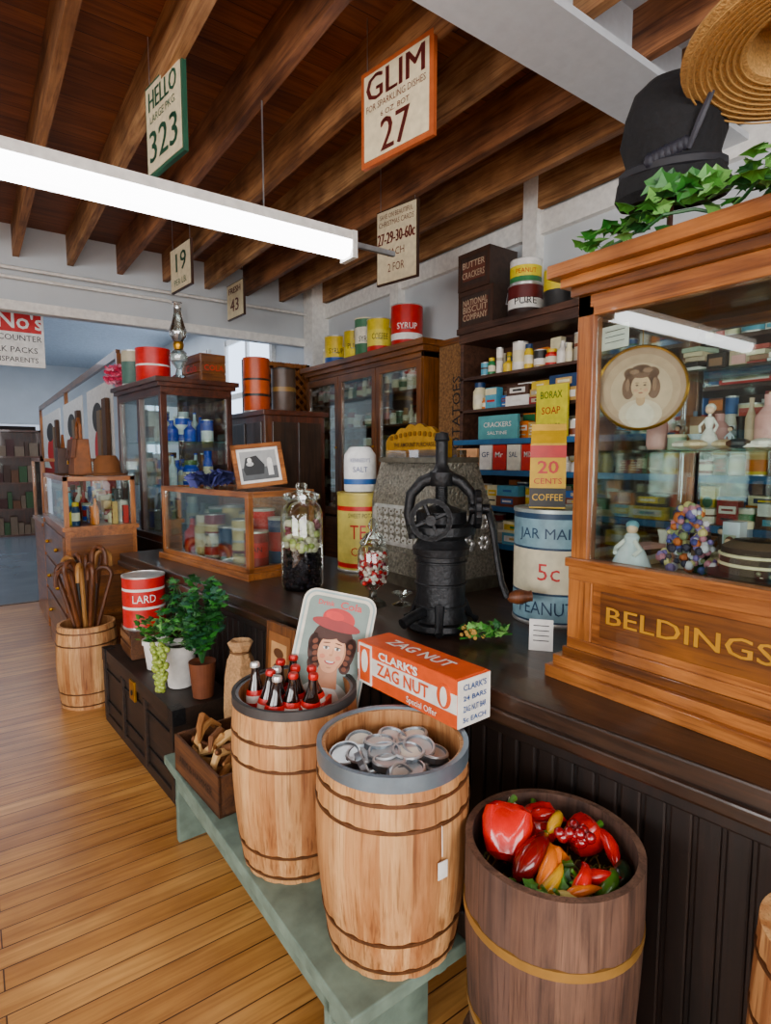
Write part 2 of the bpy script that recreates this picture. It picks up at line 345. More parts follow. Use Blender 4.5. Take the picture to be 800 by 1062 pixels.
for dy in(0,.0015):b.txt(FX(x0-.004,.565+dy,1.083),'BELDINGS SILKS',0,0,.066,gold,.002+dy*.1,w=.63)
b.bb(x0+.03,x1-.03,y0,y1-.02,1.18,1.2,O('Y'))
b.bb(x0-.014,x0+.03,y0,y1+.01,1.2,1.225,O('Y'))
b.bb(x0,x0+.04,y1-.05,y1,1.2,1.9,O('Z'));b.bb(x1-.04,x1,y1-.05,y1,1.2,1.9,O('Z'))
b.bb(x0,x0+.04,y0,y1,1.875,1.93,O('Y'));b.bb(x0,x1,y1-.04,y1,1.875,1.93,O('X'))
b.bb(x0-.015,x1,y0,y1+.015,1.93,1.955,oakd('Y'));b.bb(x0-.035,x1,y0,y1+.035,1.955,1.98,O('Y'));b.bb(x0-.06,x1,y0,y1+.06,1.98,2.015,O('Y'))
b.bb(x0+.015,x0+.019,y0,y1-.05,1.225,1.875,glass('case_glass',refl=.03));b.bb(x0+.04,x1-.04,y1-.02,y1-.016,1.2,1.875,G)
b.bb(x0+.12,x1-.03,y0,y1-.06,1.515,1.523,SG);b.bb(x0+.3,x1-.03,y0,y1-.06,1.74,1.746,SG)
b.done(.004,sm=False)
PM=Matrix(((1,0,0,0),(0,0,-1,0),(0,1,0,0),(0,0,0,1)))
a=cam_a(1.45,.86)
b=B('round_portrait',M=TR(1.455,.87,1.685)@RZ(a+pi/2-.1)@PM@Matrix.Diagonal((.86,.84,1,1)))
b.lathe([(.122,-.004),(.128,-.004),(.133,.004),(.129,.009),(.124,.007)],brass,48,cap0=False,cap1=False);b.lathe([(0,-.006),(.125,-.006),(.125,.003),(0,.003)],col('#b39078',.6),40)
b.disc(I,0,-.005,.110,.110,col('#c4a48a',.7),.0036);b.disc(I,0,-.01,.088,.088,col('#d2b59b',.7),.0042);sk=col('#dcb897',.7);hr=col('#7d5a48',.7);hr3=col('#9a7660',.7);ln=col('#6b4a3a',.7)
b.disc(I,0,-.08,.062,.045,col('#e3cdb8',.7),.005);b.disc(I,0,-.085,.04,.04,col('#ecdccb',.7),.0054)
for(x,y,rx,ry_)in((0,.03,.046,.04),(-.036,.0,.018,.034),(.036,.0,.018,.034),(-.03,.045,.02,.018),(.03,.045,.02,.018),(0,.058,.028,.014)):b.disc(I,x,y,rx,ry_,hr,.006)
for(x,y,rx,ry_)in((-.02,.05,.014,.008),(.018,.054,.014,.007),(-.038,.01,.006,.02),(.038,.01,.006,.02)):b.disc(I,x,y,rx,ry_,hr3,.0064)
b.disc(I,0,-.038,.013,.018,col('#cfa785',.7),.0068);b.disc(I,0,.004,.028,.036,sk,.0075);b.disc(I,0,.038,.024,.008,hr,.009)
for s in(-1,1):b.disc(I,s*.011,.008,.0042,.0026,ln,.009);b.disc(I,s*.011,.0155,.006,.0009,hr,.009);b.disc(I,s*.014,-.008,.007,.005,col('#dca78c',.7),.0085)
b.disc(I,0,-.003,.003,.0014,col('#b98a6e',.7),.009);b.disc(I,0,-.0155,.007,.0022,col('#a8604f',.6),.009)
b.tube([(0,.132,0),(0,.22,0)],.0015,brass,5);b.done()
b=B('cabinet_keepsakes')
pal=['#e8e2d6','#d8c7a6','#f2efe8','#b9a58c','#c9d4dd','#8f6b52','#d9a5a0','#f0e6c8','#6f7f92','#9a433a','#dfe6ea','#3a2a24','#a7b6a0','#2a1f1a','#5a4434','#efe9df','#4a3a34']
def doll(X,Y,z,s,dress,hair_):
    b.lathe([(.045*s,0),(.05*s,.01*s),(.03*s,.07*s),(.014*s,.1*s),(.022*s,.13*s),(.018*s,.15*s),(.007*s,.155*s),(.007*s,.165*s)],col(dress,.5),16,(X,Y,z))
    b.ell((X,Y,z+.185*s),.021*s,col('#e8c4a8',.5),12);b.ell((X+.004,Y,z+.193*s),.0225*s,col(hair_,.6),12)
    for q in(-1,1):b.tube([(X,Y+q*.018*s,z+.14*s),(X-.01*s,Y+q*.04*s,z+.11*s),(X-.02*s,Y+q*.032*s,z+.08*s)],.006*s,col(dress,.5),6)
for zz,xa in((1.746,1.76),(1.523,1.60),(1.2,1.58)):
    for row in(0,1,2):
        if zz>1.7 and row>0:continue
        y=.93
        while y>-.25:
            w=R.uniform(.025,.07);h=R.uniform(.04,.15 if zz<1.7 else .1);m=col(R.choice(pal),.5);X=xa+row*.11+R.uniform(-.02,.02)
            k=R.randrange(6);c=(X,y-w/2,zz)
            if k==0:b.box((X,y-w/2,zz+h/2),(.05,w,h),m,RZ(R.uniform(-.2,.2)));b.rect(FX(X-.026,y-w/2,zz+h/2),0,0,w*.7,h*.45,col(R.choice(pal),.5))
            elif k==1:b.lathe([(w*.4,0),(w*.5,h*.1),(w*.5,h*.6),(w*.2,h*.8),(w*.22,h),(0,h)],m,14,c)
            elif k==2:doll(X,y-w/2,zz,min(h,.09)/.2,R.choice(pal),R.choice(['#5a3a26','#d8b978','#26201c']))
            elif k==3:
                for t in range(R.randrange(2,6)):b.box((X,y-w/2,zz+.008+t*.014),(.09,w,.012),col(R.choice(pal),.6),RZ(R.uniform(-.2,.2)))
            elif k==4:b.lathe([(w*.5,0),(w*.52,.01),(w*.3,.02),(w*.3,h*.5),(w*.45,h*.7),(w*.4,h*.7)],m,16,c)
            else:b.lathe([(w*.45,0),(w*.45,h*.7),(w*.48,h*.7),(w*.48,h*.85),(0,h*.85)],[m,m,cream,cream],14,c)
            y-=w+R.uniform(.002,.010)
doll(1.56,.74,1.523,.55,'#f2efe8','#e8e2d6')
for k in range(9):b.box((1.51+.02*(k%2),.60-.085*k,1.53+.006*(k%3)),(.10,.08,.008),col(R.choice(['#f2efe8','#e8dcc0','#dfe6ea']),.6),RZ(R.uniform(-.5,.5)))
for k in range(12):b.ell((1.50+R.uniform(-.03,.03),.78-.05*k,1.535),(.03,.03,.012),col(R.choice(pal),.6),8)
b.done()
b=B('porcelain_figurine');c=(1.44,.87,1.2)
b.lathe([(.05,0),(.052,.01),(.035,.05),(.016,.075),(.02,.09),(.012,.1),(0,.1)],col('#dfe8ee',.2),20,c)
b.ell((1.44,.87,1.312),.015,col('#eac6aa',.3));b.ell((1.444,.872,1.32),(.017,.017,.014),col('#79a7b8',.3));b.tube([(1.43,.855,1.28),(1.415,.83,1.26),(1.40,.84,1.245)],.006,col('#f0efe9',.2),6);b.tube([(1.445,.89,1.28),(1.43,.91,1.255),(1.41,.90,1.245)],.006,col('#f0efe9',.2),6)
b.box((1.44,.87,1.203),(.09,.12,.006),col('#b9a58c',.4));b.done()
b=B('ribbon_hat',loc=(1.50,.58,1.203))
b.lathe([(0,.0),(.10,.002),(.115,.025),(.085,.03),(.08,.09),(.055,.105),(0,.107)],[blk,col('#2c1c16',.8),blk,col('#3a2a22',.8),col('#6a5444',.7),blk,blk],36)
for k in range(2):b.ring(.084,.05+.022*k,.004,cream)
b.done()
b=B('flowered_scarf',loc=(1.52,.76,1.20))
for i in range(150):
    q=R.uniform(0,2*pi);t=R.random();rr=(.075-.05*t)*math.sqrt(R.random());b.ell((rr*math.cos(q)*.5,rr*math.sin(q)*1.1,.01+t*.17),R.uniform(.006,.013),col(R.choice(['#d8d4de','#7d6ba5','#b97a8a','#d6c790','#c0693c','#4a4a8a','#8a906a','#3a3446']),.7),6)
b.done()
b=B('silver_lace_bundle',loc=(1.43,.50,1.205))
for i in range(60):b.ell((R.uniform(-.02,.03),R.uniform(-.055,.055),R.uniform(0,.045)),R.uniform(.004,.009),col(R.choice(['#c9cac0','#8f8f7a','#e9e4d0']),.3,.5),6)
b.done()
b=B('price_card');F=TR(1.385,.905,1.815)@RZ(-.2)@FX(0,0,0);b.prism([(-.045,-.03),(.045,-.03),(.045,.03),(-.045,.03)],.002,white,F)
for k in range(3):b.rect(F,0,.016-k*.014,.065,.0015,blk,.003)
b.done(sm=False)
# ================================================================= IVY + HATS
gl=[col('#2f6b2a',.45),col('#4f8a3c',.45),col('#1f4d24',.5),col('#6fa257',.45)]
b=B('ivy_garland')
pts=[(1.35+.04*math.sin(k*1.3),.95-.05*k,2.03+.03*abs(math.sin(k))) for k in range(16)];b.tube(pts,.004,gl[2],6)
for p in pts:
    for j in range(9):
        q=R.uniform(0,2*pi);b.leaf((p[0]+R.uniform(-.03,.04),p[1]+R.uniform(-.03,.03),p[2]+R.uniform(0,.05)),(math.cos(q),math.sin(q),R.uniform(-.2,.8)),R.uniform(.03,.055),R.choice(gl))
for k in range(8):b.leaf((1.37,.66+.02*k,2.08+.006*k),(R.uniform(-.3,.1),R.uniform(-.4,.4),1),.065,R.choice(gl),up=(1,.2,0))
b.done(sm=False)
def stand(b,h):b.lathe([(.05,0),(.05,.008),(.012,.02),(.008,.04),(.008,h)],mahog('Z'),16)
b=B('black_velvet_hat',loc=(1.56,.87,2.015));stand(b,.22)
b.M=TR(0,0,.29)@RZ(cam_a(1.55,.9))@RY(.2)@Matrix.Scale(1.1,4)
vel=col('#0a0a0d',.9,0,.5,.6,45)
b.lathe([(0,-.09),(.06,-.09),(.115,-.11),(.13,-.09),(.122,-.06),(.104,-.02),(.114,.03),(.112,.08),(.095,.125),(.06,.155),(.03,.165),(0,.166)],vel,48,fn=lambda i,z:1+.035*math.sin(i*.39+z*35)+.03*math.sin(i*.79-z*50))
b.ring(.108,-.04,.014,col('#1a1a20',.7))
for k in range(7):b.ell((.10,-.05+.012*k,-.03+.004*k),(.016,.014,.018),col('#1c1c26',.6),8)
b.tube([(.108,.03,-.02),(.125,.05,.03),(.118,.07,.08),(.09,.08,.12)],[.006,.008,.006,.002],col('#2c2c34',.6),6)
b.done()
b=B('straw_hat',loc=(1.49,.55,2.015));stand(b,.31)
b.M=TR(0,0,.38)@RZ(cam_a(1.49,.55))@RY(-.14)
straw=col('#b58c56',.85,0,.3,.5,180)
b.lathe([(0,.13),(.085,.125),(.105,.1),(.11,.0),(.2,-.02),(.235,-.012),(.237,-.02),(.2,-.03),(.105,-.012),(.098,.09),(0,.115)],[straw],48)
b.lathe([(.112,.005),(.113,.05)],col('#2b1d14',.6),48,cap0=False,cap1=False)
for k in range(9):
    rr_=.118+.013*k;b.ring(rr_,-.0155-.0155*(rr_-.105)/.095,.0022,col('#a67d48',.85),40,seg=5)
b.done()
# ================================================================= KEGS
def keg(name,x,y,z,h,rb,rm,rt,mats,hoopm,fill,hoops=(.08,.2,.8,.93),n=16,rimm=None,fillm=None):
    b=B(name,loc=(x,y,z));wall=.016
    def rad(t):return rb*(2*(t-.5)*(t-1))+rm*(-4*t*(t-1))+rt*(2*t*(t-.5))
    N=n*4;K=10
    pr=[(rad(k/K),h*k/K) for k in range(K+1)]
    b.lathe(pr,mats[0],N,cap0=True,cap1=False,fn=lambda i,zz:.974 if i%4==0 else 1,mseg=[mats[(j*7+j//3)%len(mats)] for j in range(n)])
    rm_=rimm or mats[1]
    b.lathe([(rt,h),(rt-wall,h),(rad(fill/h)-wall,fill),(0,fill)],[rm_,mats[2],fillm or mats[2]],N,cap0=False)
    for t in hoops:
        hh=.008 if len(hoops)>3 else .02
        dz=h*t;b.lathe([(rad(t-.5*hh/h)-.004,dz-hh/2),(rad(t-.5*hh/h)+.0018,dz-hh/2),(rad(t+.5*hh/h)+.0018,dz+hh/2),(rad(t+.5*hh/h)-.004,dz+hh/2)],hoopm,N,cap0=False,cap1=False)
    return b
def tag(b,x,y,z,a):
    b.tube([(x,y,z+.10),(x*1.01,y*1.01,z+.03)],.001,white,4);b.box((x*1.02,y*1.02,z),(.002,.026,.04),white,RZ(a))
hoop=col('#5c3c26',.5,.4,.3,.2,50);ZB=.325
b=keg('wooden_keg',.745,1.50,ZB,.50,.155,.184,.178,kegw,hoop,.36,hoops=(.04,.17,.68,.82),rimm=zinc);b.lathe([(.178,.48),(.182,.48),(.182,.506),(.171,.506),(.171,.48)],col('#4d4c4c',.5,.6),48,cap0=False,cap1=False);b.done(ang=30)
b=keg('wooden_keg',.805,1.095,ZB,.49,.158,.187,.180,kegw,hoop,.395,hoops=(.05,.2,.76,.88),fillm=col('#3a3c3e',.5,.5));b.lathe([(.180,.46),(.185,.46),(.185,.497),(.173,.497),(.173,.46)],col('#7f909c',.4,.7),48,cap0=False,cap1=False)
a=cam_a(.815,1.09)+.62;tag(b,.19*math.cos(a),.19*math.sin(a),.27,a);b.done(ang=30)
b=keg('slatted_bucket',.997,.762,.13,.54,.165,.187,.190,oldw,col('#9a7642',.5,.4),.44,hoops=(.30,.72),n=13)
b.tube([(.19,.0,.46),(.215,.0,.48),(.2,0,.43)],.004,iron,6);tag(b,.08,-.185,.1,-1);b.done(ang=30)
b=B('round_stool',loc=(.997,.762,0));b.cyl((0,0,.10),.20,.03,oldw[1],40);b.cyl((0,0,0),.18,.10,oldw[0],40);b.done()
b=keg('wooden_barrel',1.10,.255,0,.73,.125,.14,.13,kegw,hoop,.70,hoops=(.05,.2,.78,.93));b.done(ang=30)
b=B('cola_bottles')
bg=col('#1a0a06',.1,0,.2,coat=.9);capm=col('#b3211b',.35,.3)
def bottle(b,c,T,s=1,m=bg,cap=capm):
    b.lathe([(.0,0),(.026*s,0),(.028*s,.01*s),(.026*s,.045*s),(.023*s,.06*s),(.027*s,.09*s),(.026*s,.11*s),(.014*s,.15*s),(.011*s,.175*s),(.011*s,.185*s)],m,16,c,T,cap1=False)
    b.lathe([(.0135*s,.183*s),(.0145*s,.19*s),(.012*s,.197*s),(0,.198*s)],cap,14,c,T)
    b.lathe([(.0255*s,.065*s),(.0278*s,.088*s),(.0278*s,.108*s),(.024*s,.122*s)],[red,white,red],16,c,T,cap0=False,cap1=False)
ci=0
for(dx,dy)in((-.11,-.02),(-.06,-.07),(-.055,.0),(-.01,-.09),(.0,-.02),(-.1,.05),(-.04,.06),(.045,-.065),(-.11,-.07),(.01,.04)):
    if dx*dx+dy*dy<.0175:
        ci+=1;T=RX(R.uniform(-.12,.12))@RY(R.uniform(-.14,.14));bottle(b,(.745+dx,1.50+dy,.70),T,1.04,cap=capm if ci%3 else silver)
b.box((.68,1.45,.765),(.03,.15,.09),red,RZ(.75));b.box((.785,1.405,.755),(.14,.01,.09),red,RZ(.75))
for q in range(12):b.ell((.74+R.uniform(-.09,.09),1.49+R.uniform(-.09,.09),.70),(.04,.03,.025),col('#efe9dd',.7),8)
b.done()
b=B('jar_lids')
lr=col('#858e95',.35,.8,.2);lt1=col('#dedfda',.4,.15);lt2=col('#bfc5c8',.3,.65);lt3=col('#e9e5d6',.5)
for i in range(44):
    q=i*2.399+R.uniform(-.3,.3);rr=.122*math.sqrt((i%15+.5)/15);z=.722+.022*(i//15)+(.012 if rr<.07 else 0)
    T=RZ(R.uniform(0,6))@RX(R.uniform(-.35,.35)*(i>14)+(1.0 if i in(38,41) else 0))
    ct=R.choice([lt1,lt2,lt2,lt2,lt3])
    b.lathe([(.038,.0),(.0415,.0),(.0415,.014),(.0385,.018),(.0345,.018),(.032,.0125),(0,.0125)],[lr,lr,lt2,lt2,lr,ct],40,(.805+rr*math.cos(q),1.095+rr*math.sin(q),z),T,cap0=True,fn=lambda i_,z_:(1 if i_%2 else .975) if z_ in(0,.014) else 1)
b.done(ang=25)
b=B('artificial_vegetables',loc=(.997,.762,.57))
ry=col('#c4140c',.2,0,.2,coat=.6);og=col('#dc761c',.3,coat=.4);ye=col('#dcaa2c',.3,coat=.4);gr=col('#4b7a2c',.35,coat=.3);dr=col('#720d12',.2,coat=.6)
for i in range(170):
    q=R.uniform(0,2*pi);rr=.15*math.sqrt(R.random());x,y=rr*math.cos(q),rr*math.sin(q);w=R.uniform(0,pi);l=.035
    b.tube([(x-l*math.cos(w)*.5,y-l*math.sin(w)*.5,.005),(x,y,R.uniform(.01,.03)),(x+l*math.cos(w)*.5,y+l*math.sin(w)*.5,.006)],.0018,col(R.choice(['#b59a5c','#8f7a45','#6c7a3c']),.8),4)
def pepper(p0,p1,bend,r,m,stem=True,shape=(.25,.85,1,.9,.75,.6,.38,.1)):
    p0=Vector(p0);p1=Vector(p1);n=len(shape);P=[];sd=(p1-p0).cross(Vector((0,0,1))).normalized()
    for i in range(n):
        t=i/(n-1);P.append(p0.lerp(p1,t)+Vector((0,0,1))*(bend*math.sin(pi*t))+sd*(bend*.8*math.sin(pi*t)))
    b.tube(P,[r*k for k in shape],m,14)
    if stem:
        d=(p0-p1).normalized();b.tube([p0,p0+d*.012+Vector((0,0,.006)),p0+d*.022+Vector((0,0,.018))],[.006,.004,.004],gr,6)
def bell(c,r,m,T):
    pr=[(0,-.95),(.35,-1.02),(.7,-.85),(.9,-.35),(1,.2),(.92,.6),(.65,.82),(.3,.72),(0,.6)]
    b.lathe([(a_*r,z_*r) for a_,z_ in pr],m,32,c,T,fn=lambda i,z:1+.10*math.cos(i*4*2*pi/32)*(1 if z>-.5*r else .6))
    X=TR(*c)@T;b.tube([X@Vector((0,0,.6*r)),X@Vector((0,0,.95*r)),X@Vector((.2*r,0,1.2*r))],[.009,.007,.008],gr,8)
bell((-.045,.09,.085),.062,ry,RX(-.5)@RY(.6));bell((.115,.0,.06),.042,ry,RX(.6)@RY(1.0));bell((.075,.095,.055),.045,ry,RY(.5)@RX(-.9));bell((-.02,-.02,.06),.034,og,RX(1.2)@RY(.3))
pepper((-.12,-.0,.055),(.03,.045,.08),.02,.030,dr);pepper((.05,.12,.06),(.12,.05,.065),.03,.018,ry);pepper((-.11,-.05,.05),(.0,.01,.085),.02,.017,og)
pepper((-.13,-.06,.04),(-.02,-.04,.075),.02,.014,ye);pepper((-.03,-.13,.035),(.07,-.1,.06),.02,.018,gr);pepper((.02,.03,.085),(.09,.065,.09),.02,.014,ye)
pepper((-.08,-.11,.055),(.01,-.07,.08),.02,.017,ry);pepper((.09,-.1,.05),(.14,.02,.06),.02,.016,ry);pepper((-.10,-.08,.06),(-.05,-.13,.05),.015,.013,col('#cfc27a',.4))
pepper((.05,-.13,.04),(.13,-.08,.04),.01,.022,col('#1f3a22',.3,coat=.4));pepper((-.09,-.1,.07),(-.01,-.13,.07),.01,.012,og);pepper((-.02,-.09,.07),(.06,-.13,.06),.01,.015,ry)
for i in range(18):
    q=R.uniform(0,2*pi);rr=R.uniform(0,.035);b.ell((.03+rr*math.cos(q),-.035+rr*math.sin(q)*1.3,.098+R.uniform(0,.03)),.0125,col('#7c0a1a',.1,coat=.9),12)
for i in range(12):b.leaf((R.uniform(-.12,-.02),R.uniform(-.12,-.05),R.uniform(.05,.08)),(R.uniform(-1,1),R.uniform(-.5,1),.3),.035,R.choice(gl))
b.leaf((.03,.12,.06),(.3,1,.8),.06,col('#d9d4c0',.5));b.done()
# ================================================================= CANDY BOX
b=B('candy_bar_box',M=TR(1.0,1.235,.826)@RZ(math.radians(3)))
orr=col('#cf5426',.5);wb=col('#e9e6dc',.5);bl=col('#2b4f86',.5);L_=.42;D=.12;H=.125
b.bb(-D/2,D/2,-L_/2,L_/2,0,H,orr);F=FX(-D/2,0,H/2)
b.rect(F,.0,.0,L_*.995,.05,wb,.002);b.txt(F,"CLARK'S",-.02,.042,.032,wb,.004,w=.17,off=.001);b.txt(F,'ZAG NUT',.0,-.0,.05,orr,.005,w=.22,off=.001);b.rect(F,-.17,0,.06,.12,wb,.0035);b.rect(F,-.17,0,.05,.105,orr,.0045)
b.disc(F,-.17,.01,.015,.035,wb,.006);b.disc(F,.165,.01,.025,.032,orr,.0045);b.disc(F,.165,.01,.012,.026,wb,.0055);b.txt(F,'Special Offer',.08,-.045,.025,wb,.004,w=.12)
F=FY(0,-L_/2,H/2);b.rect(F,0,0,D*.99,H*.98,wb,.002)
for k,(t,s)in enumerate((("CLARK'S",.022),('24 BARS',.018),('ZAG NUT BAR',.022),('5c EACH',.018))):b.txt(F,t,0,.04-k*.028,s,bl,.004,w=.085,off=.0004)
F=FZ(0,0,H);b.rect(F,0,0,D*.96,L_*.97,orr,.002);b.txt(F@RZ(-pi/2),'ZAG NUT',0,0,.06,wb,.004,w=.26,off=.001);b.done(.002,sm=False)
# ================================================================= SERVING TRAY WITH PORTRAIT
b=B('serving_tray',M=TR(.885,1.535,.888)@RZ(cam_a(.865,1.535)+pi/2+.1)@RX(-.22)@RY(.24)@FY(0,0,0))
def rr(w,h,r,n=5):
    p=[]
    for cx,cy,a0 in((w/2-r,h/2-r,0),(-w/2+r,h/2-r,pi/2),(-w/2+r,-h/2+r,pi),(w/2-r,-h/2+r,1.5*pi)):
        for i in range(n+1):q=a0+pi/2*i/n;p.append((cx+r*math.cos(q),cy+r*math.sin(q)))
    return p
W,H=.235,.39
b.prism(rr(W,H,.04),.010,col('#d9d3c4',.35));b.prism(rr(W-.010,H-.010,.036),.0115,col('#8fa6a4',.4),I);b.prism(rr(W-.022,H-.022,.03),.013,col('#d2cdbb',.4),I);b.prism(rr(W-.04,H-.04,.025),.0133,col('#6f8178',.4),I)
hair=col('#3d1a0c',.6);hair2=col('#6b3519',.6);skin=col('#e0a37c',.5);sk2=col('#c08460',.5)
b.disc(I,-.0,-.165,.092,.09,col('#b9c3bf',.6),.0135,a0=0,a1=pi);b.disc(I,.01,-.165,.05,.07,white,.0137,a0=0,a1=pi)
b.prism([(-.026,-.02),(.026,-.02),(.038,-.10),(-.038,-.10)],.0142,sk2,I)
for(x,y,rx,ry_,a_)in((-.003,.045,.064,.062,0),(-.050,.01,.024,.048,.1),(.052,.01,.022,.048,-.1),(-.048,-.03,.02,.022,0),(.05,-.03,.018,.022,0),(-.058,.03,.018,.03,0),(.06,.03,.016,.03,0)):b.disc(I,x,y,rx,ry_,hair,.0145,a=a_)
for k in range(5):
    b.disc(I,-.055+.003*k,.035-.018*k,.009,.007,hair2,.0147,a=.6);b.disc(I,.057-.002*k,.035-.018*k,.008,.007,hair2,.0147,a=-.6)
b.disc(I,.003,.008,.043,.058,sk2,.0149);b.disc(I,-.001,.010,.041,.056,skin,.0151);b.disc(I,0,-.032,.026,.022,skin,.0152);b.disc(I,-.012,.060,.040,.014,hair,.0156,a=.2);b.disc(I,.024,.055,.02,.012,hair,.0157,a=-.4)
b.disc(I,.0,.092,.078,.018,col('#8e130f',.5),.0158,a=-.1);b.disc(I,.004,.112,.052,.032,col('#b51a13',.5),.0157,a=-.1);b.disc(I,-.01,.12,.03,.014,col('#cc2a20',.5),.0159,a=-.1)
for s in(-1,1):
    b.disc(I,s*.018,.020,.0095,.0048,white,.0156);b.disc(I,s*.018,.020,.0044,.0046,col('#3a2416',.4),.0160);b.disc(I,s*.018,.0246,.0105,.0016,blk,.0161,a=-s*.12);b.disc(I,s*.019,.036,.012,.0018,hair,.0158,a=-s*.15);b.disc(I,s*.025,-.006,.009,.007,col('#da8666',.5),.0153)
b.disc(I,.0,.000,.0055,.0032,sk2,.0157);b.disc(I,.005,.010,.0016,.011,sk2,.0156)
b.disc(I,.001,-.018,.0175,.0105,col('#a8140f',.4),.0157,a0=pi,a1=2*pi);b.disc(I,.001,-.0185,.013,.0052,white,.0162,a0=pi,a1=2*pi);b.disc(I,.001,-.0385,.008,.002,sk2,.0157)
b.txt(I,'Drink',-.045,.155,.022,red,.0145,off=.0004);b.txt(I,'Cola',.035,.155,.032,red,.0145,w=.07,off=.0006)
b.done(sm=False)
# ================================================================= BENCH
gp=col('#6c7e71',.65,0,.3,.25,14)
b=B('low_bench',M=TR(.588,.945,0)@RZ(math.radians(1)))
b.bb(0,.34,0,1.36,.288,.324,gp);b.bb(.02,.32,.12,.15,.0,.29,gp);b.bb(.02,.05,.05,1.29,.22,.29,gp);b.bb(.29,.32,.05,1.29,.22,.29,gp)
b.bb(.02,.32,1.26,1.29,0,.29,gp);b.done(.004,sm=False)
b=B('wooden_box',M=TR(.60,1.77,ZB)@RZ(math.radians(4)));bx=wood('box_wood','#3e2414','#6e4526','Y',rough=.6)
b.bb(0,.24,0,.012,0,.14,bx);b.bb(0,.24,.39,.402,0,.14,bx);b.bb(0,.012,0,.40,0,.14,bx);b.bb(.23,.242,0,.40,0,.14,bx);b.bb(0,.24,0,.40,0,.01,bx)
b.txt(FX(0,.2,.065),'ARM & HAMMER',0,0,.04,col('#1a0f0a',.7),.002,w=.3);b.done(.002,sm=False)
b=B('dried_gourds',loc=(.705,1.97,.34))
for i in range(26):
    x,y=R.uniform(-.08,.08),R.uniform(-.15,.15);z=R.uniform(.03,.14);q=R.uniform(0,6)
    P=[(x+.05*(k-2)*math.cos(q),y+.05*(k-2)*math.sin(q)*(.8),z+.03*math.sin(k*1.3+i)+.02) for k in range(5)]
    P=[(max(-.08,min(.08,p[0])),max(-.15,min(.15,p[1])),p[2]) for p in P]
    b.tube(P,[.005,.012,.017,.013,.005],col(R.choice(['#b98a55','#8f5e34','#c9a26d','#6e4527']),.7),8)
b.done()
b=B('burlap_sack',loc=(.865,2.235,ZB));sackm=col('#b8926a',.9,0,.25,.8,90)
b.lathe([(.05,0),(.066,.03),(.068,.14),(.062,.28),(.05,.35),(.036,.385),(.052,.42),(.04,.43),(0,.40)],sackm,28,fn=lambda i,z:1+.06*math.sin(i*1.7)+.04*math.sin(i*.9+z*30))
b.ring(.038,.385,.006,col('#6a4a2c',.8),16);b.done()
b=B('framed_print',M=TR(.915,2.02,ZB)@RZ(.12)@RY(.06))
b.bb(0,.02,-.10,.10,.0,.53,oakd('Z'));b.rect(FX(0,0,.27),0,0,.15,.45,col('#8a5a34',.6),.003);b.rect(FX(0,0,.27),0,0,.11,.38,col('#c79a6a',.6),.004)
for k in range(6):b.disc(FX(0,0,.27),0,-.15+.06*k,.035,.02,col('#5c3820',.6),.005)
b.done(.003,sm=False)
# ================================================================= TRUNK
tk=wood('trunk_wood','#19130f','#38281e','Y',rough=.5)
b=B('wooden_trunk',M=TR(.655,2.46,0)@RZ(math.radians(4.5)))
b.bb(0,.26,0,1.08,.03,.36,tk);b.bb(-.012,.27,-.012,1.092,.36,.43,tk);b.bb(-.01,.265,-.01,1.09,0,.05,tk)
for y in(.0,.36,.72,1.05):b.bb(-.016,.0,y-.005,y+.03,.03,.36,tk)
for zz in(.12,.30):b.bb(-.008,0,0,1.08,zz,zz+.012,iron)
b.bb(-.02,-.008,.50,.58,.30,.40,brass);b.disc(FX(-.02,.54,.34),0,0,.01,.014,iron,.004)
for y in(-.012,1.03):b.bb(-.018,.04,y-.003,y+.06,.36,.434,iron)
b.tube([(.08,-.013,.26),(.08,-.04,.22),(.18,-.04,.22),(.18,-.013,.26)],.007,iron,6)
b.done(.004,sm=False)
b=B('small_crate',loc=(.74,3.32,.434));b.bb(-.1,.1,-.12,.12,0,.146,bx)
for z in(.02,.08):b.bb(-.106,-.1,-.12,.12,z,z+.045,oakd('Y'))
b.done(.003,sm=False)
def tin(name,x,y,z,r,h,bands,lid=silver,texts=(),hand=False,a=None):
    b=B(name,loc=(x,y,z));a=cam_a(x,y) if a is None else a
    pr=[(0,0),(r,0),(r*1.015,.004),(r*1.015,.01),(r,.014)];ms=[silver]*4
    for f,m in bands:
        pr.append((r,h*f));ms.append(m)
    pr+=[(r*1.02,h*1.0),(r*1.02,h*1.03),(r*.96,h*1.035),(r*.95,h*1.02),(0,h*1.02)];ms+=[lid]*5
    b.lathe(pr,ms,40)
    for(t,fz,s,w,m)in texts:b.ctxt(t,(0,0),r,a,h*fz,s,m,w=w)
    if hand:b.tube([(r*math.cos(a+pi/2),r*math.sin(a+pi/2),h*.9),(r*1.1*math.cos(a+pi/2)-.03,r*1.1*math.sin(a+pi/2),h*.55),(r*1.25*math.cos(a),r*1.25*math.sin(a),h*.42),(r*1.1*math.cos(a-pi/2),r*1.1*math.sin(a-pi/2),h*.55),(r*math.cos(a-pi/2),r*math.sin(a-pi/2),h*.9)],.003,steel,6)
    b.done()
tin('lard_tin',.74,3.32,.58,.11,.28,[(.4,red),(.45,white),(.75,red),(.8,white),(1,red)],texts=[('LARD',.6,.06,.12,white)])
